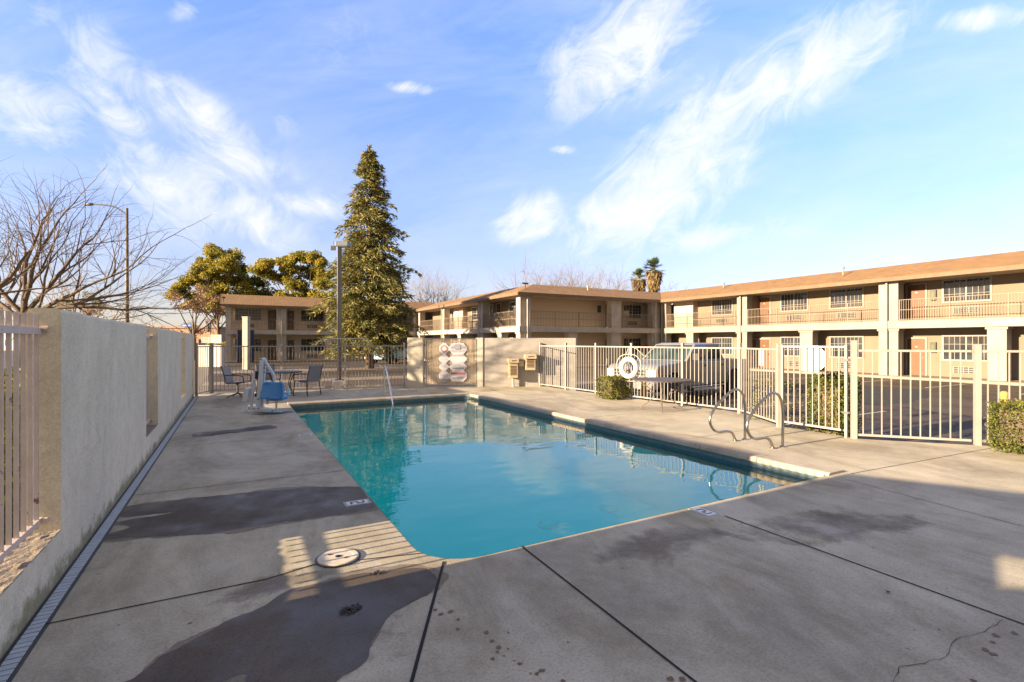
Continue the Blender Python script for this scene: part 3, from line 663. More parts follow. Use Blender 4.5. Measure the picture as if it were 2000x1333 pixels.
# raised section above the back fence
def on_line(u): # point on back fence line for photo column u
    k=(u-U0)/F; dx=sA+k*cA; dy=cA-k*sA
    # line from (-.62,18.66) dir (5.98,-1.08)
    # D*dx = -.62+5.98 s ; D*dy = 18.66-1.08 s
    s=(18.66*dx+.62*dy)/(5.98*dy+1.08*dx); return Vector((-.62+5.98*s,18.66-1.08*s+.06,0))
a0,a1,a2,a3=[on_line(u) for u in (613,630,719,731)]
up=Vector((0,0,1)); mb=MB()
mb.bar(a0+up*1.5,a1+up*1.76,.035).bar(a1+up*1.765,a2+up*1.765,.035).bar(a2+up*1.76,a3+up*1.5,.035)
obj('raised_frame',mb,M['fence'],bf,world=True)
mb=MB()
for i in range(16):
    q=a1.lerp(a2,i/15); mb.bar(q+up*1.51,q+up*1.755,.018)
mb.bar(a1.lerp(a0,.5)+up*1.51,a1.lerp(a0,.5)+up*1.62,.018)
obj('raised_bars',mb,M['fence'],bf,world=True)
fence('metal_fence','short white iron fence joining the stucco wall to the far corner',[(-1.0,17.72),(-.66,18.6)],step=3)
fence('metal_fence','long white iron fence along the right deck in front of the grey pickup',[(9.86,15.5),(9.98,10.8),(10.05,9.0),(10.14,7.42)],step=1.75)
fence('metal_fence','short slanting white fence section behind the ladder rails with paper notice',[(10.14,7.42),(9.2,5.88)],step=3)
gt=fence('metal_gate','white iron gate with a blank octagonal sign, right of the ladder rails',[(9.2,5.80),(9.2,4.66)],cat='gate',z0=.12,top=1.56,post=1.58,pw=.04,step=3)
fence('metal_fence','near white iron fence with a thick gate post at far right',[(9.22,4.55),(10.3,3.36)],skip_end=True,z0=.07,step=3,pw=.08,post=1.66,sp=.135)
fence('metal_fence','white iron fence running out of frame behind the clipped bush',[(10.36,3.30),(15.1,-1.85)],z0=.07,step=2.2,pw=.075,sp=.135)
obj('latch',MB().box(9.14,9.2,4.6,4.72,1.32,1.36).box(9.14,9.2,4.6,4.72,.42,.45),M['steel'],gt,world=True)
# octagon plate on the gate
pl=[(-.19,-.24),(.07,-.24),(.19,-.12),(.19,.12),(.07,.24),(-.19,.24)]
mo=MB().extr([(-u,v) for u,v in pl],(9.235,5.22,1.34),(0,1,0),(0,0,1),0,.006)
tag(obj('gate_sign',mo,M['white']),'white plate with cut corners fixed behind the bars of the iron gate','sign')
mo=MB().extr([(-.12,-.17),(.12,-.17),(.12,.17),(.02,.17),(.0,.155),(-.12,.165)],(9.62,6.53,1.32),Vector((.94,1.54,0)).normalized(),(0,0,1),0,.004)
tag(obj('paper_notice',mo,M['white']),'white paper notice tied to the slanting fence section','notice')

# oblique service wall, brick pillar, chain link gate
e=(Vector((9.88,15.56,0))-Vector((5.45,17.5,0))).normalized(); nn=Vector((-e.y,e.x,0))   # nn points away
O=Vector((5.45,17.5,0))
def ow(u,v=0,z=0): return O+e*u+nn*v+up*z
def obox(mb,u0,u1,v0,v1,z0,z1):
    vs=[ow(u,v,z) for z in (z0,z1) for u,v in ((u0,v0),(u1,v0),(u1,v1),(u0,v1))]
    return mb.add(vs,[(3,2,1,0),(4,5,6,7),(0,1,5,4),(1,2,6,5),(2,3,7,6),(3,0,4,7)])
tag(obj('gate_pillar',obox(MB(),.0,.56,-.02,.5,-.3,1.8),pm('pillar_plaster',(.58,.54,.46),(.48,.44,.37),scale=3,rough=.9,grime=.12),bevel=.015),'pale plastered pillar with branch shadows left of the slatted gate','pillar')
sw=obj('service_wall',obox(MB(),2.72,6.2,0,.2,-.4,1.79),M['greywall'],bevel=.015); tag(sw,'plain grey plaster wall carrying the drinking fountain','wall')
tag(obj('wall_end',obox(MB(),2.52,2.72,-.03,.24,-.3,1.8),pm('cream_post',(.62,.58,.5),rough=.85,grime=.1)),'cream post between slatted gate and grey plaster wall','post')
ct=thing('service_gate','chain link gate woven with beige slats carrying stacked rule signs','gate',ow(.62))
fr=MB()
for u in (.66,2.48): fr.tube([ow(u,0,.05),ow(u,0,1.77)],.025,8)
for z in (.08,1.76): fr.tube([ow(.66,0,z),ow(2.48,0,z)],.022,8)
obj('frame',fr,M['steel'],ct,world=True)
sl=MB(); k=30
for i in range(k):
    u=.70+i*(1.76/k)
    sl.add([ow(u,.0+.008*(i%2),.12),ow(u+.046,.0+.008*(i%2),.12),ow(u+.046,.008*(i%2),1.73),ow(u,.008*(i%2),1.73)],[(0,1,2,3)])
obj('slats',sl,pm('beige_slats',(.62,.53,.42),(.5,.42,.32),scale=5,rough=.6,stretch=(1,1,.2)),ct,world=True)
wi=MB(); W_=1.8; Hh=1.66
for i in range(-24,28):
    u0=i*.075
    for sgn in (1,-1):
        a=(u0,0.) ; L2=[]
        pts=[]
        for tt in range(0,2):
            pass
        x0,x1=u0,u0+Hh
        z0_,z1_=0,Hh
        lo=max(0,x0); hi=min(W_,x1)
        if hi-lo<.05: continue
        za,zb=lo-x0,hi-x0
        if sgn<0: za,zb=Hh-za,Hh-zb
        wi.tube([ow(.67+lo,-.012,.1+za),ow(.67+hi,-.012,.1+zb)],.0042,4,cap=False)
obj('mesh',wi,pm('galvanised_wire',(.42,.34,.26),rough=.5,metal=.2),ct,world=True)
obj('hinge',obox(obox(MB(),.58,.66,-.02,.02,1.5,1.56),.58,.66,-.02,.02,.3,.36),M['dark'],ct,world=True)
# sign cluster
sg=thing('rule_signs','stack of white octagon pool rule signs with blue grey and red bands','sign',ow(1.2,-.05,.3))
ucols=((1.13,1.50),(1.50,2.14)); rows=((1.22,1.60),(.88,1.22),(.70,.88),(.28,.70))
rows=((1.20,1.60),(.86,1.20),(.62,.86),(.20,.62))
grey=pm('sign_grey_print',(.20,.22,.30),(.35,.36,.42),scale=25,rough=.5); redp=pm('sign_red_print',(.45,.10,.16),(.5,.2,.22),scale=20,rough=.5); signw=pm('sign_white',(.70,.69,.72),(.62,.61,.66),scale=12,rough=.45); pale=pm('sign_pale_print',(.48,.46,.52),(.58,.56,.6),scale=60,rough=.5)
def oct_(u0,u1,z0,z1,c,inset=0):
    u0+=inset;u1-=inset;z0+=inset;z1-=inset
    return [(u0+c,z0),(u1-c,z0),(u1,z0+c),(u1,z1-c),(u1-c,z1),(u0+c,z1),(u0,z1-c),(u0,z0+c)]
for ci,(u0,u1) in enumerate(ucols):
    for ri,(z0,z1) in enumerate(rows):
        c=min(.13,(z1-z0)*.42,(u1-u0)*.4)
        pts=oct_(u0,u1,z0,z1,c,.002)
        obj('panel',MB().extr(pts,ow(0,-.035-.002*ri),e,(0,0,1),-.004,.004),signw,sg,world=True)
        h=z1-z0
        tm_=MB(); nl=int(h/.05)
        for q in range(nl):
            z=z1-.05-q*.05
            if z<z0+.03: break
            dz=max(0,c-min(z-z0,z1-z)); a_=u0+dz+.03; b_=u1-dz-.03
            if b_-a_<.05: continue
            # broken words
            uu=a_
            while uu<b_-.01:
                wl_=random.uniform(.02,.07); tm_.extr([(uu,z),(min(b_,uu+wl_),z),(min(b_,uu+wl_),z+.014),(uu,z+.014)],ow(0,-.0465-.002*ri),e,(0,0,1),-.0004,.0004); uu+=wl_+.014
        obj('lettering',tm_,grey if (ri+ci)%2 else pale,sg,world=True)
def band(u0,u1,z0,z1,m,k): obj('band',MB().extr([(u0,z0),(u1,z0),(u1,z1),(u0,z1)],ow(0,-.049-k*.002),e,(0,0,1),-.0004,.0004),m,sg,world=True)
band(1.56,2.10,1.48,1.52,grey,3); band(1.56,2.10,1.42,1.45,grey,3); band(1.70,1.9,1.38,1.55,grey,5)
band(1.62,2.02,.30,.38,grey,3); band(1.56,2.08,.46,.54,redp,3); band(1.62,2.02,.66,.70,grey,4); band(1.18,1.44,.24,.29,grey,3)
obj('band',MB().extr(oct_(1.2,1.44,1.27,1.53,.09),ow(0,-.052),e,(0,0,1),-.0004,.0004),redp,sg,world=True)
obj('band',MB().extr(oct_(1.235,1.405,1.305,1.495,.065),ow(0,-.054),e,(0,0,1),-.0004,.0004),signw,sg,world=True)
# drinking fountain
df=thing('drinking_fountain','two-level tan drinking fountain with brown grilles on the grey wall','fountain',ow(3.6,0,0))
for (u0,u1,z0,z1,v,nm) in ((3.62,4.02,.34,1.05,.42,'low'),(4.22,4.66,.62,1.20,.44,'high')):
    b_=MB(); obox(b_,u0,u1,-v,-.005,z1-.17,z1); bo=obj('basin',b_,M['tan'],df,world=True,bevel=.02)
    b_=MB(); obox(b_,u0+.04,u1-.04,-v*.8,-.005,z0,z1-.172); bo=obj('cabinet',b_,M['tan'],df,world=True,bevel=.01)
    b_=MB()
    for q in range(7): obox(b_,u0+.09,u1-.09,-v*.8-.008,-v*.8-.001,z0+.1+q*.05,z0+.135+q*.05)
    obj('grille',b_,M['brown'],df,world=True)
    b_=MB(); b_.tube([ow((u0+u1)/2,-v*.6,z1),ow((u0+u1)/2,-v*.6,z1+.05),ow((u0+u1)/2,-v*.75,z1+.06)],.012,6); obox(b_,u0+.12,u1-.12,-v-.014,-v-.001,z1-.1,z1-.06); obj('spout',b_,M['chrome'],df,world=True)
b_=MB(); b_.tube([ow(3.82,-.15,.34),ow(3.82,-.15,0)],.045,10); obj('waste_pipe',b_,M['tan'],df,world=True)
b_=MB(); obox(b_,4.02,4.22,-.2,-.01,.75,.95); obj('bridge',b_,M['tan'],df,world=True)

# ------------------------------------------------------------------ pool hardware
def smooth_path(pts,k=6):
    P=[Vector(p) for p in pts]; out=[]
    for i in range(len(P)-1):
        p0=P[max(i-1,0)];p1=P[i];p2=P[i+1];p3=P[min(i+2,len(P)-1)]
        for j in range(k):
            u=j/k; out.append(.5*((2*p1)+(p2-p0)*u+(2*p0-5*p1+4*p2-p3)*u*u+(3*p1-p0-3*p2+p3)*u**3))
    out.append(P[-1]); return out
path=[(7.52,0),(7.525,.3),(7.52,.6),(7.46,.77),(7.33,.855),(7.17,.83),(6.9,.68),(6.7,.51),(6.65,.38),(6.72,.25),(6.86,.185),(7.08,.18),(7.2,.13),(7.28,0)]
for Y,l in ((5.40,'curved stainless ladder rail at the right pool edge, farther of the pair'),(4.74,'curved stainless ladder rail at the right pool edge, nearer of the pair')):
    th=thing('ladder_rail',l,'handrail',(7.4,Y,0),0,'pair of stainless ladder rails')
    obj('tube',MB().tube(smooth_path([(x,Y,z) for x,z in path],7),.0215,14),M['steel'],th,smooth=True,world=True)
    for x in (7.52,7.28): obj('escutcheon',MB().lathe([(.05,0.0005),(.05,.008),(.028,.022),(.023,.024)],(x,Y,0),18),M['steel'],th,world=True)
th=thing('exit_rail','tall stainless hand rail dropping into the far end of the pool','handrail',(4.0,15.1,0))
obj('tube',MB().tube(smooth_path([(4.03,15.25,0),(4.02,15.25,.5),(4.01,15.2,.82),(4.0,15.08,.9),(3.99,14.95,.86),(3.97,14.6,.55),(3.95,14.25,.18),(3.94,14.0,-.15),(3.93,13.8,-.5)],6),.021,12),M['chrome'],th,smooth=True,world=True)
obj('escutcheon',MB().lathe([(.05,0.0005),(.05,.01),(.028,.024),(.022,.026)],(4.03,15.25,0),18),M['chrome'],th,world=True)
# life ring on the fence
rc=Vector((9.80,10.72,.91)); fn=Vector((-.80,-.60,0)); ra=Vector((.60,-.80,0))
lr=thing('life_ring','white life ring with rope hung on the right fence above the small bush','life ring',rc)
rp=[rc+(ra*math.cos(a)*.205+up*math.sin(a)*.245) for a in [2*PI*i/36 for i in range(36)]]
obj('ring',MB().tube(rp,.074,12,closed=True),M['ring'],lr,smooth=True,world=True)
rp=[]
for i in range(48):
    a=2*PI*i/48; k_=1+.12*abs(math.sin(2*a)); rp.append(rc+fn*.02+(ra*math.cos(a)*.33*k_+up*math.sin(a)*.37*k_))
rb=MB().tube(rp,.009,6,closed=True)
rb.tube(smooth_path([rc+up*.36,rc+up*.5+ra*.03,rc+up*.6-fn*.06,rc+up*.45-ra*.05,rc+up*.36-ra*.05]),.009,6)
rb.tube(smooth_path([rc+up*.6-fn*.06,rc+up*.55+ra*.2,rc+up*.35+ra*.42,rc+up*.32+ra*.55]),.007,6)
rb.tube(smooth_path([rc-up*.3+ra*.2,rc-up*.42+ra*.3,rc-up*.6+ra*.28,rc-up*.5+ra*.32]),.009,6)
obj('rope',rb,M['rope'],lr,smooth=True,world=True)
for a in (.6,2.3,3.9,5.4):
    c_=rc+(ra*math.cos(a)*.205+up*math.sin(a)*.245); tg=(-ra*math.sin(a)+up*math.cos(a))
    obj('strap',MB().tube([c_-tg*.02,c_+tg*.02],.0765,12),M['rope'],lr,world=True)

# table by the right fence (round, wrought iron)
def iron_table(loc,r,h,label,top,sq=1.0,group=None,curly=True):
    th=thing('patio_table',label,'table',loc,0,group)
    tb=MB().lathe([(r*.99,h-.03),(r,h-.02),(r,h-.004),(r*.985,h),(0.02,h)],n=40)
    obj('tabletop',tb,top,th)
    for i in range(4):
        a=PI/4+i*PI/2; ca,sa=math.cos(a),math.sin(a); q=lambda rr,z:(ca*rr,sa*rr,z)
        if curly:
            mb=MB().tube(smooth_path([q(r*.75,h-.03),q(r*.6,h-.12),q(r*.3,h-.3),q(r*.28,h-.42),q(r*.45,h-.56),q(r*.62,.1),q(r*.72,.0)]),.012,7)
            mb.tube(smooth_path([q(r*.3,h-.3),q(r*.45,h-.33),q(r*.5,h-.2),q(r*.38,h-.1)]),.008,6)
        else: mb=MB().tube(smooth_path([q(r*.8,h-.03),q(r*.55,h*.5),q(r*.8,0)]),.014,7)
        obj('leg',mb,pm('iron',(.10,.085,.075),rough=.5) if not curly else M['tabiron'],th,smooth=True)
    obj('leg_ring',MB().tube([(r*.45*math.cos(a),r*.45*math.sin(a),h*.28) for a in [2*PI*i/24 for i in range(24)]],.009,6,closed=True),M['tabiron'],th,smooth=True)
    return th
M['tabiron']=pm('old_iron',(.15,.12,.1),(.09,.07,.055),scale=12,rough=.55,rust=(.15,.07,.03))
M['tabletop']=pm('weathered_tabletop',(.085,.068,.06),(.06,.047,.04),scale=8,rough=.6)
iron_table((9.02,8.72,0),.70,.745,'round dark iron table with curled legs by the right fence',M['tabletop'])
iron_table((1.25,16.75,0),.60,.74,'round dark patio table by the far fence behind the pool lift',M['dark'],curly=False)
# patio chairs: local +x is where the sitter faces
def patio_chair(loc,rz,label,sling,swivel,group):
    th=thing('patio_chair',label,'chair',loc,rz,group)
    w=.27
    obj('seat',MB().extr([(-.22,.43),(.24,.46),(.27,.44),(.27,.43),(.24,.445),(-.22,.412)],(0,-w+.02,0),(1,0,0),(0,0,1),0,-2*w+.04),sling,th)
    obj('backrest',MB().extr([(-.20,.44),(-.24,.6),(-.33,.92),(-.345,.92),(-.258,.6),(-.22,.43)],(0,-w+.02,0),(1,0,0),(0,0,1),0,-2*w+.04),sling,th)
    for s in (-1,1):
        y=s*w
        f=MB().tube(smooth_path([(.28,y,.42),(.22,y,.455),(-.2,y,.425),(-.25,y,.58),(-.35,y,.94)],4),.014,7)
        obj('side_frame',f,M['dark'],th,smooth=True)
        obj('armrest',MB().tube(smooth_path([(-.27,y*1.05,.66),(-.1,y*1.12,.67),(.12,y*1.12,.66),(.25,y*1.1,.62),(.27,y*1.05,.46)],4),.015,7),M['dark'],th,smooth=True)
        if not swivel:
            for x0,x1 in ((.24,.30),(-.2,-.27)):
                obj('leg',MB().tube([(x0,y,.44),(x1,y*1.04,0)],.0145,7),M['dark'],th,smooth=True)
    if swivel:
        obj('pedestal',MB().cyl((0,0,.42),(0,0,.09),.028,n=10).box(-.1,.1,-.1,.1,.40,.42),M['dark'],th)
        for i in range(4):
            a=PI/4+i*PI/2; obj('foot',MB().tube([(0,0,.11),(.15*math.cos(a),.15*math.sin(a),.075),(.31*math.cos(a),.31*math.sin(a),.012)],[.022,.018,.012],8),M['dark'],th,smooth=True)
    return th
patio_chair((.08,16.95,0),-A+.15,'taupe swivel patio chair left of the far table, facing right',M['taupesling'],True,'patio chairs at the far table')
patio_chair((1.98,16.55,0),PI*.72,'grey sling patio chair right of the far table, back to the pool',M['sling'],False,'patio chairs at the far table')
patio_chair((.95,17.75,0),-PI*.42,'dark sling patio chair behind the far table near the fence',M['sling'],False,'patio chairs at the far table')

# pool lift (local x = to the right in the photo)
def pool_lift():
    b0=gp(522,806); th=thing('pool_lift','white pool lift with blue plastic seat at the far left pool corner','pool lift',(b0.x,b0.y,0),-A)
    s=.0118
    def q(u,v,y=0): return ((u-522)*s,y,(806-v)*s)
    m=M['liftgrey']
    def plate(u0,v0,u1,v1,w,y,t,name,mm=m,bev=.008):
        a=Vector(q(u0,v0,y)); b=Vector(q(u1,v1,y)); return obj(name,MB().bar(a,b,t,w,up=(0,0,1) if abs((b-a).normalized().z)<.9 else (1,0,0)),mm,th,bevel=bev)
    def mast(u0,v0,u1,v1,w0,w1,y0,y1,name,mm=m):
        a=q(u0,v0);b=q(u1,v1); d=Vector((b[0]-a[0],0,b[2]-a[2])).normalized(); nx=Vector((d.z,0,-d.x))
        A_=Vector((a[0],0,a[2]));B_=Vector((b[0],0,b[2]))
        pts=[A_-nx*w0/2,A_+nx*w0/2,B_+nx*w1/2,B_-nx*w1/2]
        return obj(name,MB().extr([(p.x,p.z) for p in pts],(0,0,0),(1,0,0),(0,0,1),-y1,-y0),mm,th,bevel=.012)
    mast(514,699,507,794,.075,.10,-.09,-.03,'mast'); mast(514,699,507,794,.075,.10,.03,.09,'mast')
    mast(498,722,491,795,.045,.06,-.04,.02,'rear_arm')
    mast(486,757,482,784,.115,.115,-.12,.08,'battery_box')
    mast(513,698,535,732,.07,.055,-.025,.028,'lift_arm'); mast(535,730,536,750,.055,.055,-.022,.03,'lift_arm')
    mast(488,796,532,803,.07,.085,-.10,.10,'base')
    mast(521,774,523,790,.05,.04,-.05,.05,'brace',M['liftgrey'])
    mast(503,724,503,742,.09,.09,-.03,.12,'motor',M['black']); mast(502,768,502,775,.09,.09,-.03,.1,'motor',M['black'])
    obj('knob',MB().lathe([(0.001,-.03),(.03,-.02),(.035,0),(.03,.02),(0.001,.03)],q(504,741,-.14),12),M['white'],th,smooth=True)
    for x,z in ((480,806),(534,807)): obj('foot',MB().lathe([(.06,0),(.06,.02),(.02,.03),(.02,.07)],q(x,806,.0),14),m,th)
    for u,v in ((514,701),(522,712),(520,718),(520,726),(508,779),(490,796),(500,797),(509,797),(499,722)):
        a=Vector(q(u,v,-.105)); obj('bolt',MB().cyl(a,a+Vector((0,.03,0)),.013,n=8),M['black'],th)
    # seat: sculpted shell with back, base and arm
    seat=MB(); W=.24; prof=[]
    cx=q(540,760)[0]
    rows=[(777-745)*s+q(0,777)[2]]
    z0=q(0,777)[2]; z1=q(0,746)[2]
    for i in range(9):
        tt=i/8; z=z0+(z1-z0)*tt
        for j in range(13):
            a=(j/12-.5); x=cx+a*2*(W*(.86+.22*(1-tt)) if tt<.85 else W*(.86+.22*.15)*(1-.25*((tt-.85)/.15)**2)); y=.10-.10*math.cos(a*PI)*0+ .12*abs(a*2)**3 - .05
            seat.v.append((x,-y-.04*(1-tt)**2*2,z))
    for i in range(8):
        for j in range(12):
            a=i*13+j; seat.f.append((a,a+1,a+14,a+13))
    so_=obj('seat_back',seat,M['blue'],th,smooth=True); md=so_.modifiers.new('s','SOLIDIFY'); md.thickness=.05; md2=so_.modifiers.new('b','BEVEL'); md2.width=.015; md2.segments=2
    pan=MB().lathe([(.10,-.05),(.22,-.035),(.255,.0),(.25,.03),(.20,.04),(.02,.02)],(cx,.05,z0+.0),24)
    obj('seat',pan,M['blue'],th,smooth=True)
    obj('armrest',MB().tube(smooth_path([(cx+.26,.0,z0+.16),(cx+.31,-.05,z0+.2),(cx+.31,-.12,z0+.12),(cx+.30,-.05,z0+.08)]),.035,8),M['lightblue'],th,smooth=True)
    obj('armrest',MB().tube(smooth_path([(cx-.24,.0,z0+.14),(cx-.29,-.04,z0+.17),(cx-.29,-.1,z0+.14)]),.03,8),M['lightblue'],th,smooth=True)
    obj('seat_bracket',MB().box(cx-.14,cx+.14,-.05,.1,z0-.07,z0-.045),M['white'],th)
    obj('footrest_stem',MB().cyl((cx,0,z0-.07),(cx,0,.03),.021,n=10).cyl((cx,0,z0-.1),(cx,0,z0-.06),.035,n=10),M['white'],th)
    obj('footrest',MB().box(cx-.17,cx+.17,-.13,.05,.012,.035),M['lightblue'],th,bevel=.006)
pool_lift()
# bollard lights etc.
for u,v,h,l,m in ((1961,812,.66,'short yellow bollard at the kerb behind the far right fence','bollard'),(1257,797,.95,'brown yellow bollard in front of the grey pickup','bollard')):
    c_=gp(u,v,LOT); o=obj('bollard',MB().lathe([(.085,0),(.085,h-.05),(.07,h-.015),(.03,h)],(0,0,0),16),M[m],smooth=True); o.location=c_; tag(o,l,'bollard','yellow traffic bollards')

# parking lot lamp on concrete base
lp=thing('parking_lamp','tall grey pole with boxy lamp head on a white concrete base behind the fence','lamp',(3.2,18.15,0))
obj('base',MB().box(2.98,3.42,17.95,18.35,LOT,.30),pm('white_concrete',(.66,.62,.55),(.52,.48,.42),scale=4,rough=.9,grime=.15),lp,world=True,bevel=.02)
obj('pole',MB().box(3.14,3.28,18.08,18.22,.30,5.05).box(3.08,3.34,18.02,18.28,.30,.34),pm('lamp_pole_paint',(.20,.18,.165),(.15,.135,.12),scale=3,rough=.5),lp,world=True)
hd=obj('lamp_head',MB().box(-.22,.22,-.17,.17,-.085,.085),pm('lamp_grey',(.13,.14,.165),rough=.5),lp,bevel=.015); hd.location=(.13,-.02,5.07); hd.rotation_euler=(0,0,-A)
ln=obj('lens',MB().box(-.17,.17,-.13,.13,-.1,-.086),M['white'],hd)
obj('sensor_box',MB().box(-.42,-.27,-.04,.04,-.2,-.05).cyl((-.35,0,-.02),(-.35,0,.12),.012,n=6),M['dark'],hd)

# ------------------------------------------------------------------ motel wings
ZS0,ZS1=2.38,2.78; ZE=5.0; ZF=5.2
class Fac:
    """facade frame: u along the front (to the right seen from outside), d inward, z up"""
    def __init__(s,o,e,n): s.o=Vector((o[0],o[1],0)); s.e=Vector((*e,0)); s.n=Vector((*n,0))
    def p(s,u,d,z): return s.o+s.e*u+s.n*d+up*z
    def box(s,mb,u0,u1,d0,d1,z0,z1):
        vs=[s.p(u,d,z) for z in (z0,z1) for u,d in ((u0,d0),(u1,d0),(u1,d1),(u0,d1))]
        return mb.add(vs,[(3,2,1,0),(4,5,6,7),(0,1,5,4),(1,2,6,5),(2,3,7,6),(3,0,4,7)])
def window(B,Fc,u0,u1,z0,z1,D,grid=(3,3),split=True,frame='trim',ac=True,curtain=0,acz=None):
    f=MB(); t_=.09
    Fc.box(f,u0,u1,D-.05,D-.0,z0,z0+t_); Fc.box(f,u0,u1,D-.05,D-.0,z1-t_,z1); Fc.box(f,u0,u0+t_,D-.05,D,z0+t_,z1-t_); Fc.box(f,u1-t_,u1,D-.05,D,z0+t_,z1-t_)
    wf=obj('window',f,M[frame],B,world=True)
    p=MB(); Fc.box(p,u0+t_,u1-t_,D-.012,D-.004,z0+t_,z1-t_); obj('pane',p,M['glass'],wf,world=True)
    g=MB(); um=(u0+u1)/2
    if split: Fc.box(g,um-.03,um+.03,D-.042,D-.013,z0+t_,z1-t_)
    halves=[(u0+t_,um-.03),(um+.03,u1-t_)] if split else [(u0+t_,u1-t_)]
    for a,b in halves:
        for i in range(1,grid[0]): x=a+(b-a)*i/grid[0]; Fc.box(g,x-.011,x+.011,D-.03,D-.013,z0+t_,z1-t_)
        for i in range(1,grid[1]): z=z0+t_+(z1-z0-2*t_)*i/grid[1]; Fc.box(g,a,b,D-.029,D-.014,z-.011,z+.011)
    obj('muntins',g,M['trim'],wf,world=True)
    if ac:
        az=acz if acz is not None else z0-.5; a=(u0+u1)/2
        m=MB(); w_=.52; h_=.17
        Fc.box(m,a-w_,a+w_,D-.02,D-.002,az-h_,az+h_); o=obj('air_conditioner',m,M['black'],B,world=True)
        m=MB()
        for z in (-h_,-.057,.057,h_): Fc.box(m,a-w_-.03,a+w_+.03,D-.06,D-.021,az+z-.013,az+z+.013)
        for i in range(6): x=a-w_+2*w_*i/5; Fc.box(m,x-.016,x+.016,D-.058,D-.022,az-h_,az+h_)
        obj('grille',m,M['trim'],o,world=True)
def doorway(B,Fc,u0,u1,z0,z1,D,mat='door',flip=False):
    m=MB(); Fc.box(m,u0+.08,u1-.08,D-.03,D-.003,z0,z1-.08); d_=obj('door',m,M[mat],B,world=True)
    m=MB(); Fc.box(m,u0,u0+.08,D-.06,D,z0,z1); Fc.box(m,u1-.08,u1,D-.06,D,z0,z1); Fc.box(m,u0+.08,u1-.08,D-.06,D,z1-.08,z1); obj('frame',m,M['trim'],d_,world=True)
    x=u0+.17 if flip else u1-.17
    m=MB(); Fc.box(m,x-.03,x+.03,D-.07,D-.031,z0+.92,z0+1.04); obj('handle',m,M['chrome'],d_,world=True)
    m=MB(); Fc.box(m,(u0+u1)/2-.06,(u0+u1)/2+.06,D-.036,D-.031,z0+1.55,z0+1.63); obj('number_plate',m,M['trim'],d_,world=True)
    m=MB(); um=(u0+u1)/2
    for a,b,c_,e_ in ((u0+.17,um-.03,z0+.2,z0+.75),(um+.03,u1-.17,z0+.2,z0+.75),(u0+.17,um-.03,z0+.9,z0+1.45),(um+.03,u1-.17,z0+.9,z0+1.45)): 
        Fc.box(m,a,b,D-.036,D-.031,c_,e_)
    obj('panel',m,M[mat],d_,world=True)
def railing(B,Fc,u0,u1,zb,sp=.11,d=-.02,h=1.13):
    m=MB(); 
    for z in (zb+.06,zb+.58,zb+h): Fc.box(m,u0,u1,d-.014,d+.014,z-.014,z+.014)
    k=int((u1-u0)/sp)
    for i in range(k+1):
        x=u0+(u1-u0)*i/k; Fc.box(m,x-.009,x+.009,d-.009,d+.009,zb,zb+h)
    for i in range(int((u1-u0)/2.2)+1):
        x=u0+.02+i*2.2; Fc.box(m,x-.02,x+.02,d-.02,d+.02,zb-.06,zb+h)
    obj('railing',m,M['rail'],B,world=True)
def column(B,Fc,u0,u1,z0,z1,depth=.55,cap=True,name='column'):
    m=MB(); Fc.box(m,u0,u1,0,depth,z0,z1-.12); o=obj(name,m,M['trim'],B,world=True)
    m=MB(); Fc.box(m,u0-.06,u1+.06,-.06,depth+.06,z1-.12,z1-.001); obj('capital',m,M['trim'],o,world=True)
def spout(B,Fc,u,z0=LOT,z1=ZE):
    m=MB(); Fc.box(m,u-.05,u+.05,-.19,-.09,z0,z1); obj('downspout',m,M['trim'],B,world=True)
def lampbox(B,Fc,u,z,D):
    m=MB(); Fc.box(m,u-.13,u+.13,D-.16,D-.002,z-.28,z+.28); o=obj('wall_lantern',m,M['dark'],B,world=True)
    m=MB(); Fc.box(m,u-.07,u+.07,D-.175,D-.161,z-.12,z+.14); obj('lens',m,pm('lantern_lens',(.10,.12,.02),rough=.3),o,world=True)
def shell(B,Fc,u0,u1,mat='wall',depth=8,Dw=1.5,slab=True,walk=True):
    m=MB(); Fc.box(m,u0,u1,Dw,Dw+depth,LOT-.1,ZE+.05); obj('wall',m,M[mat],B,world=True)
    if slab:
        m=MB(); Fc.box(m,u0,u1,-.14,Dw,ZS0,ZS1); obj('balcony_slab',m,M['trim'],B,world=True)
        m=MB(); Fc.box(m,u0,u1,-.11,Dw,ZS1+.001,ZS1+.035); obj('walkway_edge',m,M['kerb'],B,world=True)
    if walk:
        m=MB(); Fc.box(m,u0,u1,-.5,Dw,LOT-.1,LOT+.13); obj('walkway',m,M['kerb'],B,world=True)
def slope_roof(B,quads,fascias,name='roof'):
    m=MB()
    for q in quads:
        m.add(q,[tuple(range(len(q)))])
    r=obj(name,m,M['shingle'],B,world=True)
    md=r.modifiers.new('t','SOLIDIFY'); md.thickness=.06; md.offset=-1
    m=MB()
    for a,b in fascias: m.bar(Vector(a),Vector(b),.06,.2)
    obj('fascia',m,M['fascia'],r,world=True); return r
def vent(B,p,h=.45):
    m=MB().cyl(p,(p[0],p[1],p[2]+h),.05,n=8).lathe([(.09,h-.02),(.1,h+.05),(.03,h+.12)],p,10); obj('roof_vent',m,M['trim'],B,world=True)
ZR=6.25; IN=3.3
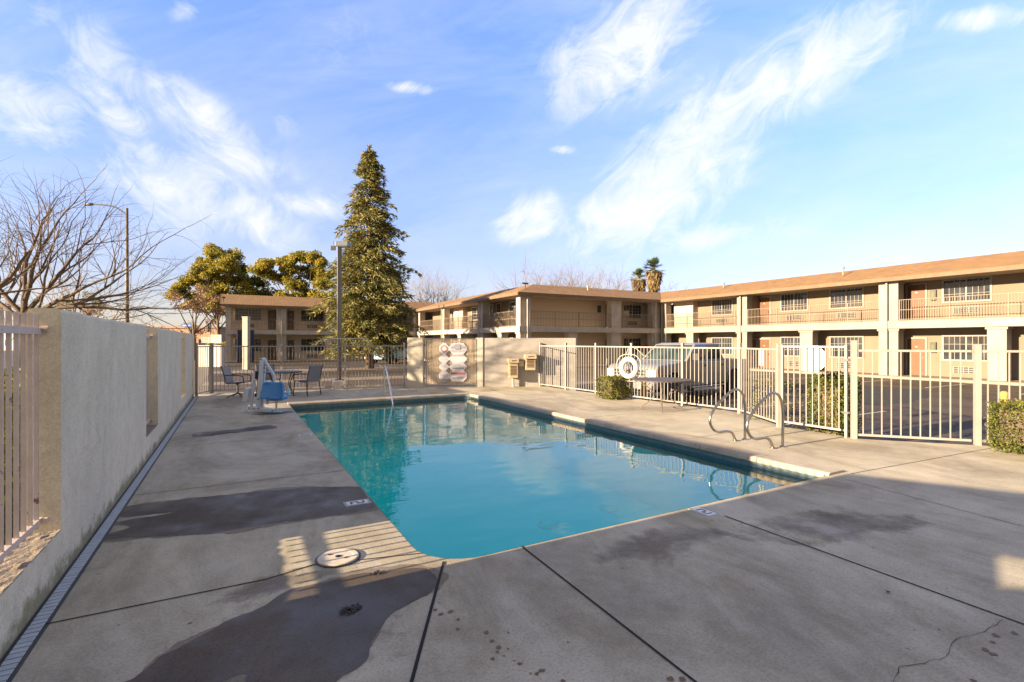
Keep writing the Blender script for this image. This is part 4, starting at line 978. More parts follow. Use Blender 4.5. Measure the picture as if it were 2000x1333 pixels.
# ---- right wing, front faces the pool (-X)
FC=Fac((31.9,30.95),(0,-1),(1,0)); uC=lambda y:30.95-y
BC=thing('motel_wing','long tan two storey motel wing with orange roof running along the right','building',(33,12,LOT))
YE=-6.0
shell(BC,FC,0,uC(YE))
gC=[(1,3,[('w',26.95,24.99),('d',22.9,21.9),('d2',23.85,23.3),('w',21.2,19.25),('w',17.92,15.9),('d',13.75,12.75),('w',12.1,10.05),('w',8.6,6.6),('d',5.4,4.4),('w',3.6,1.6),('w',-.4,-2.4),('d',-3.2,-4.2)])]
DW=1.5
for lev,(wz0,wz1,dz0,acz,gr) in enumerate(((.62,2.02,LOT+.13,.16,(4,3)),(3.72,5.0,ZS1+.03,3.33,(4,3)))):
    for kind,a,b in gC[0][2]:
        ua,ub=uC(a),uC(b)
        if kind=='w': window(BC,FC,ua,ub,wz0,wz1,DW,grid=gr,acz=acz)
        elif kind=='d': doorway(BC,FC,ua,ub,dz0,dz0+2.12,DW)
        else: doorway(BC,FC,ua,ub+.35,dz0,dz0+2.12,DW)
# full height piers
for y0,y1 in ((30.95,30.35),(23.55,22.75),(14.45,13.5),(5.2,4.25),(-3.6,-4.5)):
    for z0,z1 in ((LOT+.1,ZS0-.002),(ZS1+.002,ZE)): column(BC,FC,uC(y0),uC(y1),z0,z1,.6)
    spout(BC,FC,uC((y0+y1)/2)-.02)
for y0,y1 in ((28.2,27.5),(18.95,18.15),(9.8,9.1),(.4,-.3)): column(BC,FC,uC(y0),uC(y1),LOT+.1,ZS0-.002,.6)
for a,b in ((30.3,23.6),(22.7,14.5),(13.45,5.25),(4.2,-3.55)): railing(BC,FC,uC(a),uC(b),ZS1+.035)
# partitions on the gallery
for y in (22.9,13.9,): 
    m=MB(); FC.box(m,uC(y)-.05,uC(y)+.05,.65,1.5,ZS1+.04,ZE); obj('partition',m,M['wall'],BC,world=True)
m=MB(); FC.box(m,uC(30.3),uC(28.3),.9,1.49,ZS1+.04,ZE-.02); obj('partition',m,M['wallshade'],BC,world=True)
for y in (12.45,): lampbox(BC,FC,uC(y),4.2,DW); lampbox(BC,FC,uC(y),1.35,DW)
m=MB(); FC.box(m,uC(8.95)-.55,uC(8.95)+.35,-.155,-.142,2.50,2.63); nb=obj('notice_plate',m,M['white'],BC,world=True)
for i,(a,b) in enumerate(((-.48,-.38),(-.34,-.12),(-.08,.0),(.04,.12),(.16,.28))): obj('word',FC.box(MB(),uC(8.95)+a,uC(8.95)+b,-.158,-.1555,2.55,2.585),M['dark'],nb,world=True)
ex=31.9-.45; ey=30.95-.45
slope_roof(BC,[[(ex,ey,ZF),(ex,YE,ZF),(ex+IN,YE,ZR),(ex+IN,ey+IN,ZR)][::-1][::-1],[(ex+IN,YE,ZR),(ex+IN+6,YE,ZR+.02),(ex+IN+6,ey+IN,ZR+.02),(ex+IN,ey+IN,ZR)]],[((ex,ey,ZF-.12),(ex,YE,ZF-.12))])
m=MB().box(ex+.04,33.5,YE,30.9,ZE+.001,ZE+.04); obj('soffit',m,M['soffit'],BC,world=True)
vent(BC,(33.2,17.0,5.8)); vent(BC,(33.6,26.0,5.9),.3)
M['trim_right']=M['trim']; M['trim']=pm('white_trim_brightened',(.44,.41,.37),(.36,.33,.29),scale=2,rough=.6,grime=.18)  # trim painted brighter on the next two wings to lift their shade
# ---- middle wing: L shaped, one face lit (-X), one in shade (-Y)
BM=thing('motel_wing','L shaped tan motel wing with hipped orange roof behind the grey wall','building',(22,40,LOT))
FL=Fac((18,54.1),(0,-1),(1,0)); uL=lambda y:54.1-y
FF=Fac((18,31),(1,0),(0,1)); DWF=1.44; uF=lambda x:x-18
m=MB(); m.box(19.5,40,32.5,54,LOT-.1,ZE+.05); obj('wall',m,M['wall'],BM,world=True)
m=MB().box(19.5,40,32.44,32.499,LOT,ZE); obj('brightened_siding',m,M['brightened_siding'],BM,world=True)
m=MB(); FL.box(m,0,uL(32.5),-.14,1.5,ZS0,ZS1); m.box(17.86,31.75,30.86,32.5,ZS0,ZS1-.003); obj('balcony_slab',m,M['trim'],BM,world=True)
m=MB(); FL.box(m,0,uL(32.5),-.5,1.5,LOT-.1,LOT+.13); m.box(17.5,31.3,30.5,32.5,LOT-.1,LOT+.127); obj('walkway',m,M['kerb'],BM,world=True)
for lev,(wz0,wz1,dz0,acz) in enumerate(((.62,2.02,LOT+.13,.16),(3.62,4.9,ZS1+.03,3.25))):
    for a,b in ((42.6,40.4),(35.3,33.4),(47.6,46.0),(38.9,38.2)): window(BM,FL,uL(a),uL(b),wz0,wz1,DW,grid=(3,4),acz=acz,ac=(a-b)>1.8)
    for a,b in ((45.25,44.3),(37.6,36.7),(49.8,48.8)): doorway(BM,FL,uL(a),uL(b),dz0,dz0+2.12,DW)
    window(BM,FF,uF(28.95),uF(31.1),wz0,wz1,DWF,grid=(3,4),acz=acz)
    doorway(BM,FF,uF(26.95),uF(27.85),dz0,dz0+2.12,DWF)
lampbox(BM,FF,uF(26.35),4.35,DWF)
for z0,z1 in ((LOT+.1,ZS0-.002),(ZS1+.002,ZE)):
    for y0,y1 in ((46.6,45.9),(38.1,37.2),(31.6,31.0),(53.9,53.2)): column(BM,FL,uL(y0),uL(y1),z0,z1,.6)
    for x0,x1 in ((18.1,18.75),(26.5,27.5),(31.0,31.85)): column(BM,FF,uF(x0)+(.52 if x0<19 else 0),uF(x1)+(.15 if x0<19 else 0),z0,z1,.6)
for x0,x1 in ((22.3,23.1),): column(BM,FF,uF(x0),uF(x1),LOT+.1,ZS0-.002,.6)
for y0,y1 in ((42.5,41.8),(34.6,33.9)): column(BM,FL,uL(y0),uL(y1),LOT+.1,ZS0-.002,.6)
spout(BM,FL,uL(37.7)); spout(BM,FF,uF(18.55)); spout(BM,FF,uF(31.2)); spout(BM,FL,uL(46.2))
for a,b in ((45.85,38.15),(37.15,31.65),(53.1,46.65)): railing(BM,FL,uL(a),uL(b),ZS1+.01)
for a,b in ((18.8,26.45),(27.55,30.95)): railing(BM,FF,uF(a),uF(b),ZS1+.01,sp=.13)
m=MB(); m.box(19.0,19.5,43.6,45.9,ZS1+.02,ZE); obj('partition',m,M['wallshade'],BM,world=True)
bx,by=17.55,30.55
slope_roof(BM,[[(bx,54.5,ZF),(bx,by,ZF),(bx+IN,by+IN,ZR),(bx+IN,54.5,ZR)],[(bx,by,ZF),(ex,by,ZF),(ex+IN,by+IN,ZR),(bx+IN,by+IN,ZR)],[(bx+IN,by+IN,ZR),(40,by+IN,ZR+.02),(40,54.5,ZR+.02),(bx+IN,54.5,ZR)]],
  [((bx,54.5,ZF-.12),(bx,by,ZF-.12)),((bx,by,ZF-.12),(ex,by,ZF-.12))])
m=MB().box(bx+.04,20,by+.04,54,ZE+.001,ZE+.04).box(20.001,33,by+.04,33,ZE+.001,ZE+.04); obj('soffit',m,M['soffit'],BM,world=True)
vent(BM,(25.5,32.8,5.75)); 
m=MB().cyl((18.9,31.8,5.4),(18.9,31.8,6.0),.03,n=6).box(18.65,19.15,31.75,31.85,5.95,6.05); obj('roof_floodlight',m,M['dark'],BM,world=True)
# ---- left wing, in shade
BA=thing('motel_wing','taupe shaded motel wing behind the conifer with orange gable roof at left','building',(8,56,LOT))
FA=Fac((-.75,54.2),(1,0),(0,1)); uA=lambda x:x+.75
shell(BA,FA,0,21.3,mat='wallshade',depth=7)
for lev,(wz0,wz1,dz0,acz) in enumerate(((.62,2.02,LOT+.13,.16),(3.72,4.98,ZS1+.03,3.25))):
    for a,b in ((.0,2.4),(5.95,8.3),(9.9,12.1),(15.2,17.3)): window(BA,FA,uA(a),uA(b),wz0,wz1,DW,grid=(4,4) if a<1 else (2,2),acz=acz)
    for a,b in ((2.85,3.8),(4.65,5.45),(12.6,13.5),(14.2,15.1)): doorway(BA,FA,uA(a),uA(b),dz0,dz0+2.12,DW,'darkdoor')
for z0,z1 in ((LOT+.1,ZS0-.002),(ZS1+.002,ZE)):
    for x0,x1 in ((-.74,-.3),(3.65,4.5),(8.3,9.2),(13.4,14.2),(17.6,18.5)): column(BA,FA,uA(x0),uA(x1),z0,z1,.6)
spout(BA,FA,uA(4.1)); spout(BA,FA,uA(18.1))
for a,b in ((18.55,20.4),(14.25,17.55)): railing(BA,FA,uA(a),uA(b),ZS1+.035)
for a,b in ((-.3,3.6),(4.55,8.25),(9.25,13.35)): railing(BA,FA,uA(a),uA(b),ZS1+.035,sp=.32,h=1.05)
xg0,xg1=-1.15,21.0
slope_roof(BA,[[(xg0,53.75,ZF),(xg1,53.75,ZF),(xg1,57.4,6.42),(xg0,57.4,6.42)],[(xg0,57.4,6.42),(xg1,57.4,6.42),(xg1,63,ZF),(xg0,63,ZF)]],[((xg0,53.75,ZF-.12),(xg1,53.75,ZF-.12)),((xg0,53.75,ZF-.1),(xg0,57.4,6.32)),((xg0,57.4,6.32),(xg0,63,ZF-.1))])
m=MB().box(xg0+.04,xg1,53.8,56,ZE+.001,ZE+.04); obj('soffit',m,M['soffit'],BA,world=True)
m=MB().extr([(53.9,ZE+.04),(62.6,ZE+.04),(57.4,6.28)],(-.7,0,0),(0,1,0),(0,0,1),0,.1); obj('gable',m,M['wallshade'],BA,world=True)
m=MB().box(-1.0,-.75,53.45,53.6,5.7,5.85).cyl((-.9,53.8,5.4),(-.9,53.6,5.75),.03,n=6); obj('floodlight',m,M['dark'],BA,world=True)
# navy unit and white post in front of it
o=obj('storage_unit',MB().box(.2,1.6,52.2,53.4,LOT+.13,2.75),M['navy'],bevel=.03); tag(o,'tall dark navy storage unit at the left end of the shaded wing','storage unit')
for i in range(9): pass
ribs=MB()
for i in range(8): ribs.box(.24,1.56,52.17,52.199,.05+i*.33,.09+i*.33)
ro=obj('rib',ribs,M['navy'],o)
wp=gp(481,722,LOT); o=obj('sign_post',MB().box(-.19,.19,-.19,.19,0,3.75).box(-.215,.215,-.215,.215,3.75,3.82).box(-.195,.195,-.2,-.191,.9,.96).box(-.195,.195,-.2,-.191,1.5,1.54),M['trim'],bevel=.01); o.location=wp; o.rotation_euler=(0,0,-A); tag(o,'tall plain white square post in front of the navy unit','post')

# ------------------------------------------------------------------ pickup trucks (front towards +x, origin under the middle of the front bumper)
def arc(cx,cz,r,a0,a1,n=10): return [(cx+r*math.cos(R(a0+(a1-a0)*i/n)),cz+r*math.sin(R(a0+(a1-a0)*i/n))) for i in range(n+1)]
def pickup(name,label,loc,rz,paint,bumper,crew=True):
    th=thing(name,label,'pickup truck',loc,rz)
    W=1.0; L_=6.2 if crew else 5.2; fw=-.98; rw=fw-(3.97 if crew else 3.2); r=.50
    cabf=-1.95; cabr=-4.35 if crew else -3.3
    # lower body
    prof=[(-.06,.55),(-.02,.75),(-.03,1.12),(-.14,1.25),(cabf+.15,1.36),(cabf-.2,1.36),(cabr,1.34),(cabr,.5)]
    prof+= [(fw-r-.12,.50)]+arc(fw,.48,r+.04,180,0)+[(fw+r+.12,.55)]
    prof=[(-.06,.55),(-.02,.78),(-.03,1.10),(-.16,1.24),(cabf+.15,1.36),(cabr,1.33),(cabr,.50)]+arc(fw,.48,r+.03,180,0)
    mb=MB().extr(prof,(0,-W+.02,0),(1,0,0),(0,0,1),-2*W+.04,0)
    obj('body',mb,paint,th,bevel=.06)
    # bed
    bp_=[(cabr-.05,1.34),(-L_,1.34),(-L_,.60),(rw-r-.03,.52)][:3]+[(-L_,.6)]+arc(rw,.48,r+.03,180,0)+[(cabr-.05,.5)]
    mb=MB()
    for s in (-1,1):
        y0=-W+.02 if s<0 else W-.12
        mb.extr([(cabr-.05,1.34),(-L_,1.34),(-L_,.6)]+arc(rw,.48,r+.03,180,0)+[(cabr-.05,.5)],(0,y0,0),(1,0,0),(0,0,1),-.10,0)
    mb.box(-L_,cabr-.05,-W+.12,W-.12,.72,.78).box(cabr-.13,cabr-.05,-W+.12,W-.12,.78,1.33)
    obj('bed',mb,paint,th,bevel=.02)
    obj('tailgate',MB().box(-L_-.02,-L_+.05,-W+.14,W-.14,.66,1.33),paint,th,bevel=.02)
    # cab greenhouse
    zr=1.96; zb=1.34
    fx,rx=cabf+.12,cabr+.02; tf,tr_=cabf-.62,cabr+.28; yi=.80; yo=W-.06
    mb=MB(); v=[(fx,-yo,zb),(fx,yo,zb),(rx,yo,zb),(rx,-yo,zb),(tf,-yi,zr-.06),(tf,yi,zr-.06),(tr_,yi,zr-.03),(tr_,-yi,zr-.03)]
    mb.add(v,[(0,1,2,3),(7,6,5,4),(0,4,5,1),(1,5,6,2),(2,6,7,3),(3,7,4,0)])
    mb.add([(tf,-yi,zr-.06),(tf,yi,zr-.06),(tr_,yi,zr-.03),(tr_,-yi,zr-.03),(tf-.2,-yi+.14,zr),(tf-.2,yi-.14,zr),(tr_+.12,yi-.14,zr+.005),(tr_+.12,-yi+.14,zr+.005)],[(4,5,6,7),(0,1,5,4),(1,2,6,5),(2,3,7,6),(3,0,4,7)])
    cb=obj('cab',mb,paint,th,bevel=.02)
    bm=bmesh.new(); bm.from_mesh(cb.data); bmesh.ops.recalc_face_normals(bm,faces=bm.faces); bm.to_mesh(cb.data); bm.free()
    def lerp3(a,b,t_): return Vector(a).lerp(Vector(b),t_)
    def quadwin(a,b,c_,d_,name,ins,off,parent=th):
        """a,b bottom; c,d top (b under c)"""
        n_=(Vector(b)-Vector(a)).cross(Vector(d_)-Vector(a)).normalized()
        q=[]
        for p in ((ins[0],ins[1]),(1-ins[2],ins[1]),(1-ins[2],1-ins[3]),(ins[0],1-ins[3])):
            bot=lerp3(a,b,p[0]); top=lerp3(d_,c_,p[0]); q.append(bot.lerp(top,p[1])+n_*off)
        obj(name,MB().add(q+[x-n_*.01 for x in q],[(0,1,2,3),(0,4,5,1),(1,5,6,2),(2,6,7,3),(3,7,4,0)]),M['carglass'],th)
    quadwin(v[0],v[1],v[5],v[4],'windscreen',(.05,.06,.05,.04),.006)
    quadwin(v[2],v[3],v[7],v[6],'rear_window',(.16,.2,.16,.18),.006)
    for s in (-1,1):
        y=yo*s; yt=yi*s
        P0=(fx,y,zb);P1=(rx,y,zb);T0=(tf,yt,zr-.06);T1=(tr_,yt,zr-.03)
        spans=((.05,.46),(.52,.93)) if crew else ((.08,.8),)
        for a_,b_ in spans:
            B0,B1=lerp3(P0,P1,a_),lerp3(P0,P1,b_)
            if a_<.1: U0_,U1_=lerp3(T0,T1,.02),lerp3(T0,T1,(b_-.0)*.86)
            else: U0_,U1_=lerp3(T0,T1,a_*.9),lerp3(T0,T1,.97)
            q=[lerp3(B0,U0_,.08),lerp3(B1,U1_,.08),lerp3(B1,U1_,.9),lerp3(B0,U0_,.9)]
            q=[x+Vector((0,s*.008,.003)) for x in q]
            obj('side_window',MB().add(q if s<0 else q[::-1],[(0,1,2,3)]),M['carglass'],th)
        # wheels
        for wx in (fw,rw):
            yy=s*(W-.14); T=MB().lathe([(.30,-.11),(.40,-.12),(.455,-.10),(.465,0),(.455,.10),(.40,.12),(.30,.11)],(0,0,0),28).xf(Matrix.Translation((wx,yy,.465))@Matrix.Rotation(PI/2,4,'X'))
            ty=obj('wheel',T,M['tyre'],th,smooth=True)
            rm=MB().lathe([(.30,-.05),(.285,.075),(.16,.05),(.09,.10),(.0,.10)],(0,0,0),24).xf(Matrix.Translation((wx,yy,.465))@Matrix.Rotation(PI/2*s*-1,4,'X'))
            obj('rim',rm,M['rim'],ty,smooth=True)
        obj('headlight',MB().box(-.2,-.005,s*.66 if s>0 else -.985,.985 if s>0 else -.66,.80,1.10),M['plastic_lens'],th,bevel=.03)
        obj('indicator',MB().box(-.24,-.06,s*.9 if s>0 else -.992,.992 if s>0 else -.9,.95,1.08),M['amber'],th)
        obj('mirror',MB().box(cabf-.22,cabf-.10,min(s*1.0,s*1.24),max(s*1.0,s*1.24),1.36,1.62),M['black'],th,bevel=.02)
        obj('fender_flare',MB().tube([(fw+(r+.05)*math.cos(R(a_)),s*(W-.01),.48+(r+.05)*math.sin(R(a_))) for a_ in range(0,181,15)],.03,6),paint,th,smooth=True)
        obj('fender_flare',MB().tube([(rw+(r+.05)*math.cos(R(a_)),s*(W-.01),.48+(r+.05)*math.sin(R(a_))) for a_ in range(0,181,15)],.03,6),paint,th,smooth=True)
        for hx in ((cabf-1.05,cabf-2.15) if crew else (cabf-1.1,)): obj('door_handle',MB().box(hx-.09,hx+.09,min(s*.98,s*1.01),max(s*.98,s*1.01),1.15,1.2),M['black'],th)
        lines=MB()
        for hx in ((cabf-.02,cabf-1.18,cabr+.06) if crew else (cabf-.02,cabr+.06)): lines.box(hx-.006,hx+.006,min(s*.975,s*.9825),max(s*.975,s*.9825),.56,1.32)
        obj('door_seam',lines,M['black'],th)
        obj('side_step',MB().box(cabr+.1,cabf-.1,min(s*.84,s*1.02),max(s*.84,s*1.02),.42,.48),bumper,th,bevel=.02)
        obj('tail_light',MB().box(-L_-.03,-L_+.06,s*.87 if s>0 else -.985,.985 if s>0 else -.87,.85,1.3),pm('red_lens',(.4,.02,.02),rough=.2),th)
    g=MB().box(-.10,.0,-.65,.65,.78,1.12); obj('grille',g,M['black'],th)
    g=MB()
    for z in (.80,.90,1.0,1.10): g.box(-.02,.025,-.64,.64,z-.018,z+.018)
    for y in (-.64,-.2,.2,.64): g.box(-.02,.03,y-.02,y+.02,.79,1.11)
    obj('grille_bar',g,M['rim'],th)
    obj('bumper',MB().box(-.12,.14,-.99,.99,.46,.74),bumper,th,bevel=.05)
    obj('rear_bumper',MB().box(-L_-.2,-L_+.02,-.95,.95,.46,.66),bumper,th,bevel=.04)
    obj('underbody',MB().box(-L_+.3,-.2,-.7,.7,.36,.62),M['black'],th)
    obj('wheel_well',MB().box(fw-.6,fw+.6,-.80,.80,.5,1.1).box(rw-.6,rw+.6,-.8,.8,.5,1.0),M['black'],th)
    # a hint of the seats and steering wheel behind the glass is left to the dark glazing
    return th
th=pickup('pickup_truck','large grey crew cab pickup parked nose to the white fence',(11.35,12.35,LOT),PI+R(10),M['greycar'],pm('bumper_chrome',(.5,.5,.5),rough=.25,metal=.8))
pickup('pickup_truck','light blue pickup far across the lot with white tailgate and bumper',(15.0,47.6,LOT),R(37),M['bluecar'],M['white'],crew=False)

# ------------------------------------------------------------------ trees
random.seed(7)
def rvec(): 
    while True:
        v=Vector((random.uniform(-1,1),random.uniform(-1,1),random.uniform(-1,1)))
        if .05<v.length<1: return v.normalized()
def grow(mb,p,d,l,r,depth,maxd,spread=.6,upb=.15,tips=None,kids=3,droop=0,taper=.68):
    k=4 if depth<3 else 3; pts=[p.copy()]; rs=[r]; dd=d.copy(); q=p.copy()
    r_end=r*taper if depth<maxd else r*.25
    for i in range(k):
        dd=(dd+rvec()*.16+up*(upb if depth<maxd-1 else -droop)*.25).normalized(); q=q+dd*l/k; pts.append(q.copy()); rs.append(r+(r_end-r)*(i+1)/k)
    mb.tube(pts,rs,7 if depth==0 else (5 if depth<3 else 3),cap=False)
    if depth>=maxd:
        if tips is not None: tips.append(q)
        return
    n=kids if isinstance(kids,int) else kids[min(depth,len(kids)-1)]
    for j in range(n):
        t_=random.uniform(.45,1) if j else 1.0
        idx=min(k,max(1,int(t_*k))); base=pts[idx]
        ax=rvec(); ax=(ax-dd*ax.dot(dd)).normalized()
        nd=(dd*(1-spread*.5)+ax*spread*random.uniform(.6,1.2)+up*upb*.6).normalized()
        if j==0: nd=(dd+ax*spread*.35).normalized()
        grow(mb,base,nd,l*random.uniform(.62,.86),rs[idx]*(.6 if j else .86),depth+1,maxd,spread,upb,tips,kids,droop,taper)
def bare_tree(name,label,loc,trunk_h,r,l,maxd,seed,limbs,group=None,mat='bark',kids=(3,3,3,3,2,2),spread=.62,upb=.15,droop=.1):
    random.seed(seed); th=thing(name,label,'tree',loc,0,group)
    t_=MB(); pts=[Vector((0,0,0))+Vector((random.uniform(-.05,.05),random.uniform(-.05,.05),trunk_h*i/4))*(1 if i else 0) for i in range(5)]
    t_.tube(pts,[r*1.5,r*1.1,r,r*1.02,r*1.15],10,cap=False); obj('trunk',t_,M[mat],th,smooth=True)
    b=MB()
    for (dx,dy,dz,ll) in limbs:
        grow(b,pts[-1]-up*random.uniform(0,.2),Vector((dx,dy,dz)).normalized(),l*ll,r*.45,1,maxd,spread,upb,None,kids,droop)
    obj('branches',b,M[mat],th,smooth=True); return th
def leafcloud(mb,c,rad,n,size,flat=1.0,rnd=random):
    for i in range(n):
        v=rvec()*rad*random.random()**.45; v.z*=flat; p=c+v; a=rvec(); b=a.cross(rvec()).normalized(); s=size*random.uniform(.6,1.3)
        a*=s; b*=s*.55
        mb.add([p-a,p+b,p+a,p-b],[(0,1,2,3)])
# big bare street trees at the left: limbs reach right across the sky
rt=Vector((cA,-sA,0)); fw_=Vector((sA,cA,0))
def lim(a,b,c_,l): v=rt*a+fw_*b; return (v.x,v.y,c_,l)
p=Vector((-5.1,18.6,LOT))
bare_tree('bare_tree','large bare street tree with wide limbs behind the left wall, near the frame edge',p,2.75,.15,1.42,6,21,
  [lim(1,.1,.36,1.35),lim(.9,-.2,.25,1.25),lim(.7,.2,.7,1.15),lim(.35,-.1,1.1,1.2),lim(-.1,.2,1.2,1.1),lim(-.6,0,.8,1.0),lim(-.9,.2,.4,1.0),lim(.9,.3,.5,1.1)],'bare street trees',kids=(3,3,3,3,2,2),spread=.66,droop=.35)
bare_tree('bare_tree','second bare street tree cut by the left frame edge',Vector((-5.9,17.2,LOT)),2.6,.15,1.35,6,33,
  [lim(.6,.1,.9,1.1),lim(-.2,.3,1.1,1.1),lim(-.7,0,.7,1.1),lim(.3,-.3,1.2,1.0),lim(-.9,-.3,.5,1.0)],'bare street trees',kids=(3,3,3,3,2,2),spread=.66,droop=.35)
q=gp(322,700,LOT)
bare_tree('bare_tree','smaller bare tree just beyond the far end of the left wall',Vector((-7.2,33.5,LOT)),1.5,.14,1.9,6,5,
  [lim(.8,0,.7,1.1),lim(-.8,.1,.7,1.1),lim(.1,0,1.2,1.1),lim(-.4,.3,1.0,1),lim(.5,-.4,.9,1),lim(1,.2,.3,1)],'bare street trees',kids=(3,3,3,2,2,2),mat='palebark')
# conifer
def conifer(loc,Hh,prof,seed,label,nb=330):
    random.seed(seed); th=thing('conifer',label,'tree',loc)
    obj('trunk',MB().tube([(0,0,0),(0,0,Hh*.4),(0,0,Hh*.97)],[.34,.2,.02],8),M['bark'],th,smooth=True)
    br=MB(); lf=MB()
    def rad(z):
        for (z0,r0),(z1,r1) in zip(prof,prof[1:]):
            if z0<=z<=z1: return r0+(r1-r0)*(z-z0)/(z1-z0)
        return .05
    z=prof[0][0]
    while z<Hh-.15:
        Rr=rad(z)*random.choice((.8,.95,1.0,1.0,1.12)); k=max(4,int(5+Rr*2.4))
        for i in range(k):
            a=random.uniform(0,2*PI); rr=Rr*random.uniform(.6,1.08)*(1+.16*mn.noise(Vector((math.cos(a)*1.2,math.sin(a)*1.2,z*.5)))*3)
            d=Vector((math.cos(a),math.sin(a),0)); zz=z+random.uniform(-.15,.15)
            n=max(3,int(rr/.28)); prev=Vector((0,0,zz))
            rise=.28
            pts=[prev]
            for j in range(1,n+1):
                t_=j/n; pts.append(d*rr*t_+up*(zz+rr*(rise*t_-.42*t_*t_)))
            br.tube(pts,[.035*(1-j/(n+1)) for j in range(n+1)],3,cap=False)
            for j in range(1,n+1):
                t_=j/n
                if t_<.28: continue
                c_=pts[j]; wd=.13+.30*(1-t_)*min(1,rr/2)+.10
                m_=11 if t_<.6 else 15
                for q_ in range(m_):
                    side=Vector((-d.y,d.x,0))*random.uniform(-1,1)*wd*2.0
                    dirn=(d*random.uniform(.2,1)+Vector((-d.y,d.x,0))*random.uniform(-.9,.9)+up*random.uniform(-.9,.2)).normalized()
                    l_=random.uniform(.18,.42); b_=dirn.cross(rvec()).normalized()*random.uniform(.028,.055)
                    o_=c_+side+up*random.uniform(-.16,.08)-d*random.uniform(0,.15)
                    lf.add([o_-b_,o_+b_,o_+dirn*l_+b_*.3,o_+dirn*l_-b_*.3],[(0,1,2,3)])
        z+=.22+Rr*.04
    for i in range(120):
        o_=up*(Hh-random.random()**1.5*1.0); dirn=(rvec()+up*.8).normalized(); b_=dirn.cross(rvec()).normalized()*.04
        lf.add([o_-b_,o_+b_,o_+dirn*.25+b_*.3,o_+dirn*.25-b_*.3],[(0,1,2,3)])
    obj('branches',br,M['bark'],th); obj('crown',lf,M['needles'],th)
cp=gp(727,700,LOT); Dc=37.; cp=Vector((0,0,0))+fw_*Dc+rt*(Dc*(722-1000)/970); cp.z=LOT
conifer(cp,16.5,[(1.4,2.8),(2.6,3.4),(4.2,3.45),(6.3,3.1),(8.2,2.75),(10,2.3),(12,1.7),(14,1.15),(15.4,.6),(16.5,.05)],3,'tall dense cone shaped conifer in front of the shaded wing')
# broad leaved trees
def leafy(label,loc,h,cl,seed,mat,nleaf=130,size=.16,name='leafy_tree',group=None,trunk=.25,lrad=1.0):
    random.seed(seed); th=thing(name,label,'tree',loc,0,group)
    t_=MB(); t_.tube([(0,0,0),(.1,0,h*.25),(.0,.1,h*.45)],[trunk,trunk*.75,trunk*.6],8,cap=False); obj('trunk',t_,M['bark'],th,smooth=True)
    b=MB(); lf=MB()
    for (x,y,z,r_) in cl:
        c_=Vector((x,y,z)); s0=Vector((.0,.1,h*random.uniform(.3,.45))); mid=(s0+c_)/2+rvec()*.3
        b.tube([s0,mid,c_],[trunk*.4,trunk*.25,.03],5,cap=False)
        k=int(9*r_)
        for i in range(k):
            v=rvec(); v.z=abs(v.z)*.9-.25; cc=c_+v*r_*random.uniform(.35,1.0)
            b.tube([c_,cc],[.03,.012],3,cap=False)
            leafcloud(lf,cc,lrad*random.uniform(.5,.95),int(nleaf*random.uniform(.5,1.2)*.3),size,.75)
    obj('limbs',b,M['bark'],th); obj('crown',lf,M[mat],th); return th
def at(u,D,z): 
    q=fw_*D+rt*(D*(u-1000)/970); q.z=z; return q
def cl_px(base_u,D,lst):
    out=[]
    for u,v,r_ in lst:
        x=(u-base_u)*D/970; z=H+(668-v)*D/970-LOT; y=random.uniform(-1.5,1.5)
        w_=rt*x+fw_*y; out.append((w_.x,w_.y,z,r_*D/970))
    return out
random.seed(17)
D1=66
leafy('golden green leafy tree behind the left end of the shaded wing',at(425,D1,LOT),11,cl_px(425,D1,[(425,500,24),(410,490,16),(440,500,20),(445,530,24),(405,560,26),(420,590,30),(395,515,22),(455,520,24),(415,540,34),(380,555,28),(455,550,30),(360,580,26),(395,595,30),(430,575,34),(345,560,14),(475,575,22),(440,600,30)]),41,'yleaves',nleaf=700,size=.145,group='leafy trees behind the shaded wing')
leafy('dark green leafy tree between the two golden crowns',at(500,D1+4,LOT),9,cl_px(500,D1+4,[(480,530,16),(500,555,24),(520,580,26),(490,585,26),(470,560,16),(535,585,20),(470,600,24),(550,600,22)]),42,'dleaves',nleaf=700,size=.145,group='leafy trees behind the shaded wing')
leafy('golden leafy tree with open crown behind the middle of the shaded wing',at(590,D1,LOT),10,cl_px(590,D1,[(545,515,20),(530,525,18),(515,535,16),(560,512,18),(545,545,22),(575,560,22),(630,540,20),(640,560,22),(570,530,24),(590,505,20),(615,510,20),(605,535,26),(625,555,20),(580,560,20),(635,520,10),(600,580,26),(530,540,12),(640,585,22),(560,585,18)]),43,'yleaves',nleaf=700,size=.145,group='leafy trees behind the shaded wing')
leafy('brownish thinning tree over the street left of the shaded wing',at(378,D1-10,LOT),7,cl_px(378,D1-10,[(350,585,16),(375,600,22),(400,590,20),(420,608,16),(390,570,18),(425,585,16)]),44,'rleaves',nleaf=110,size=.12)
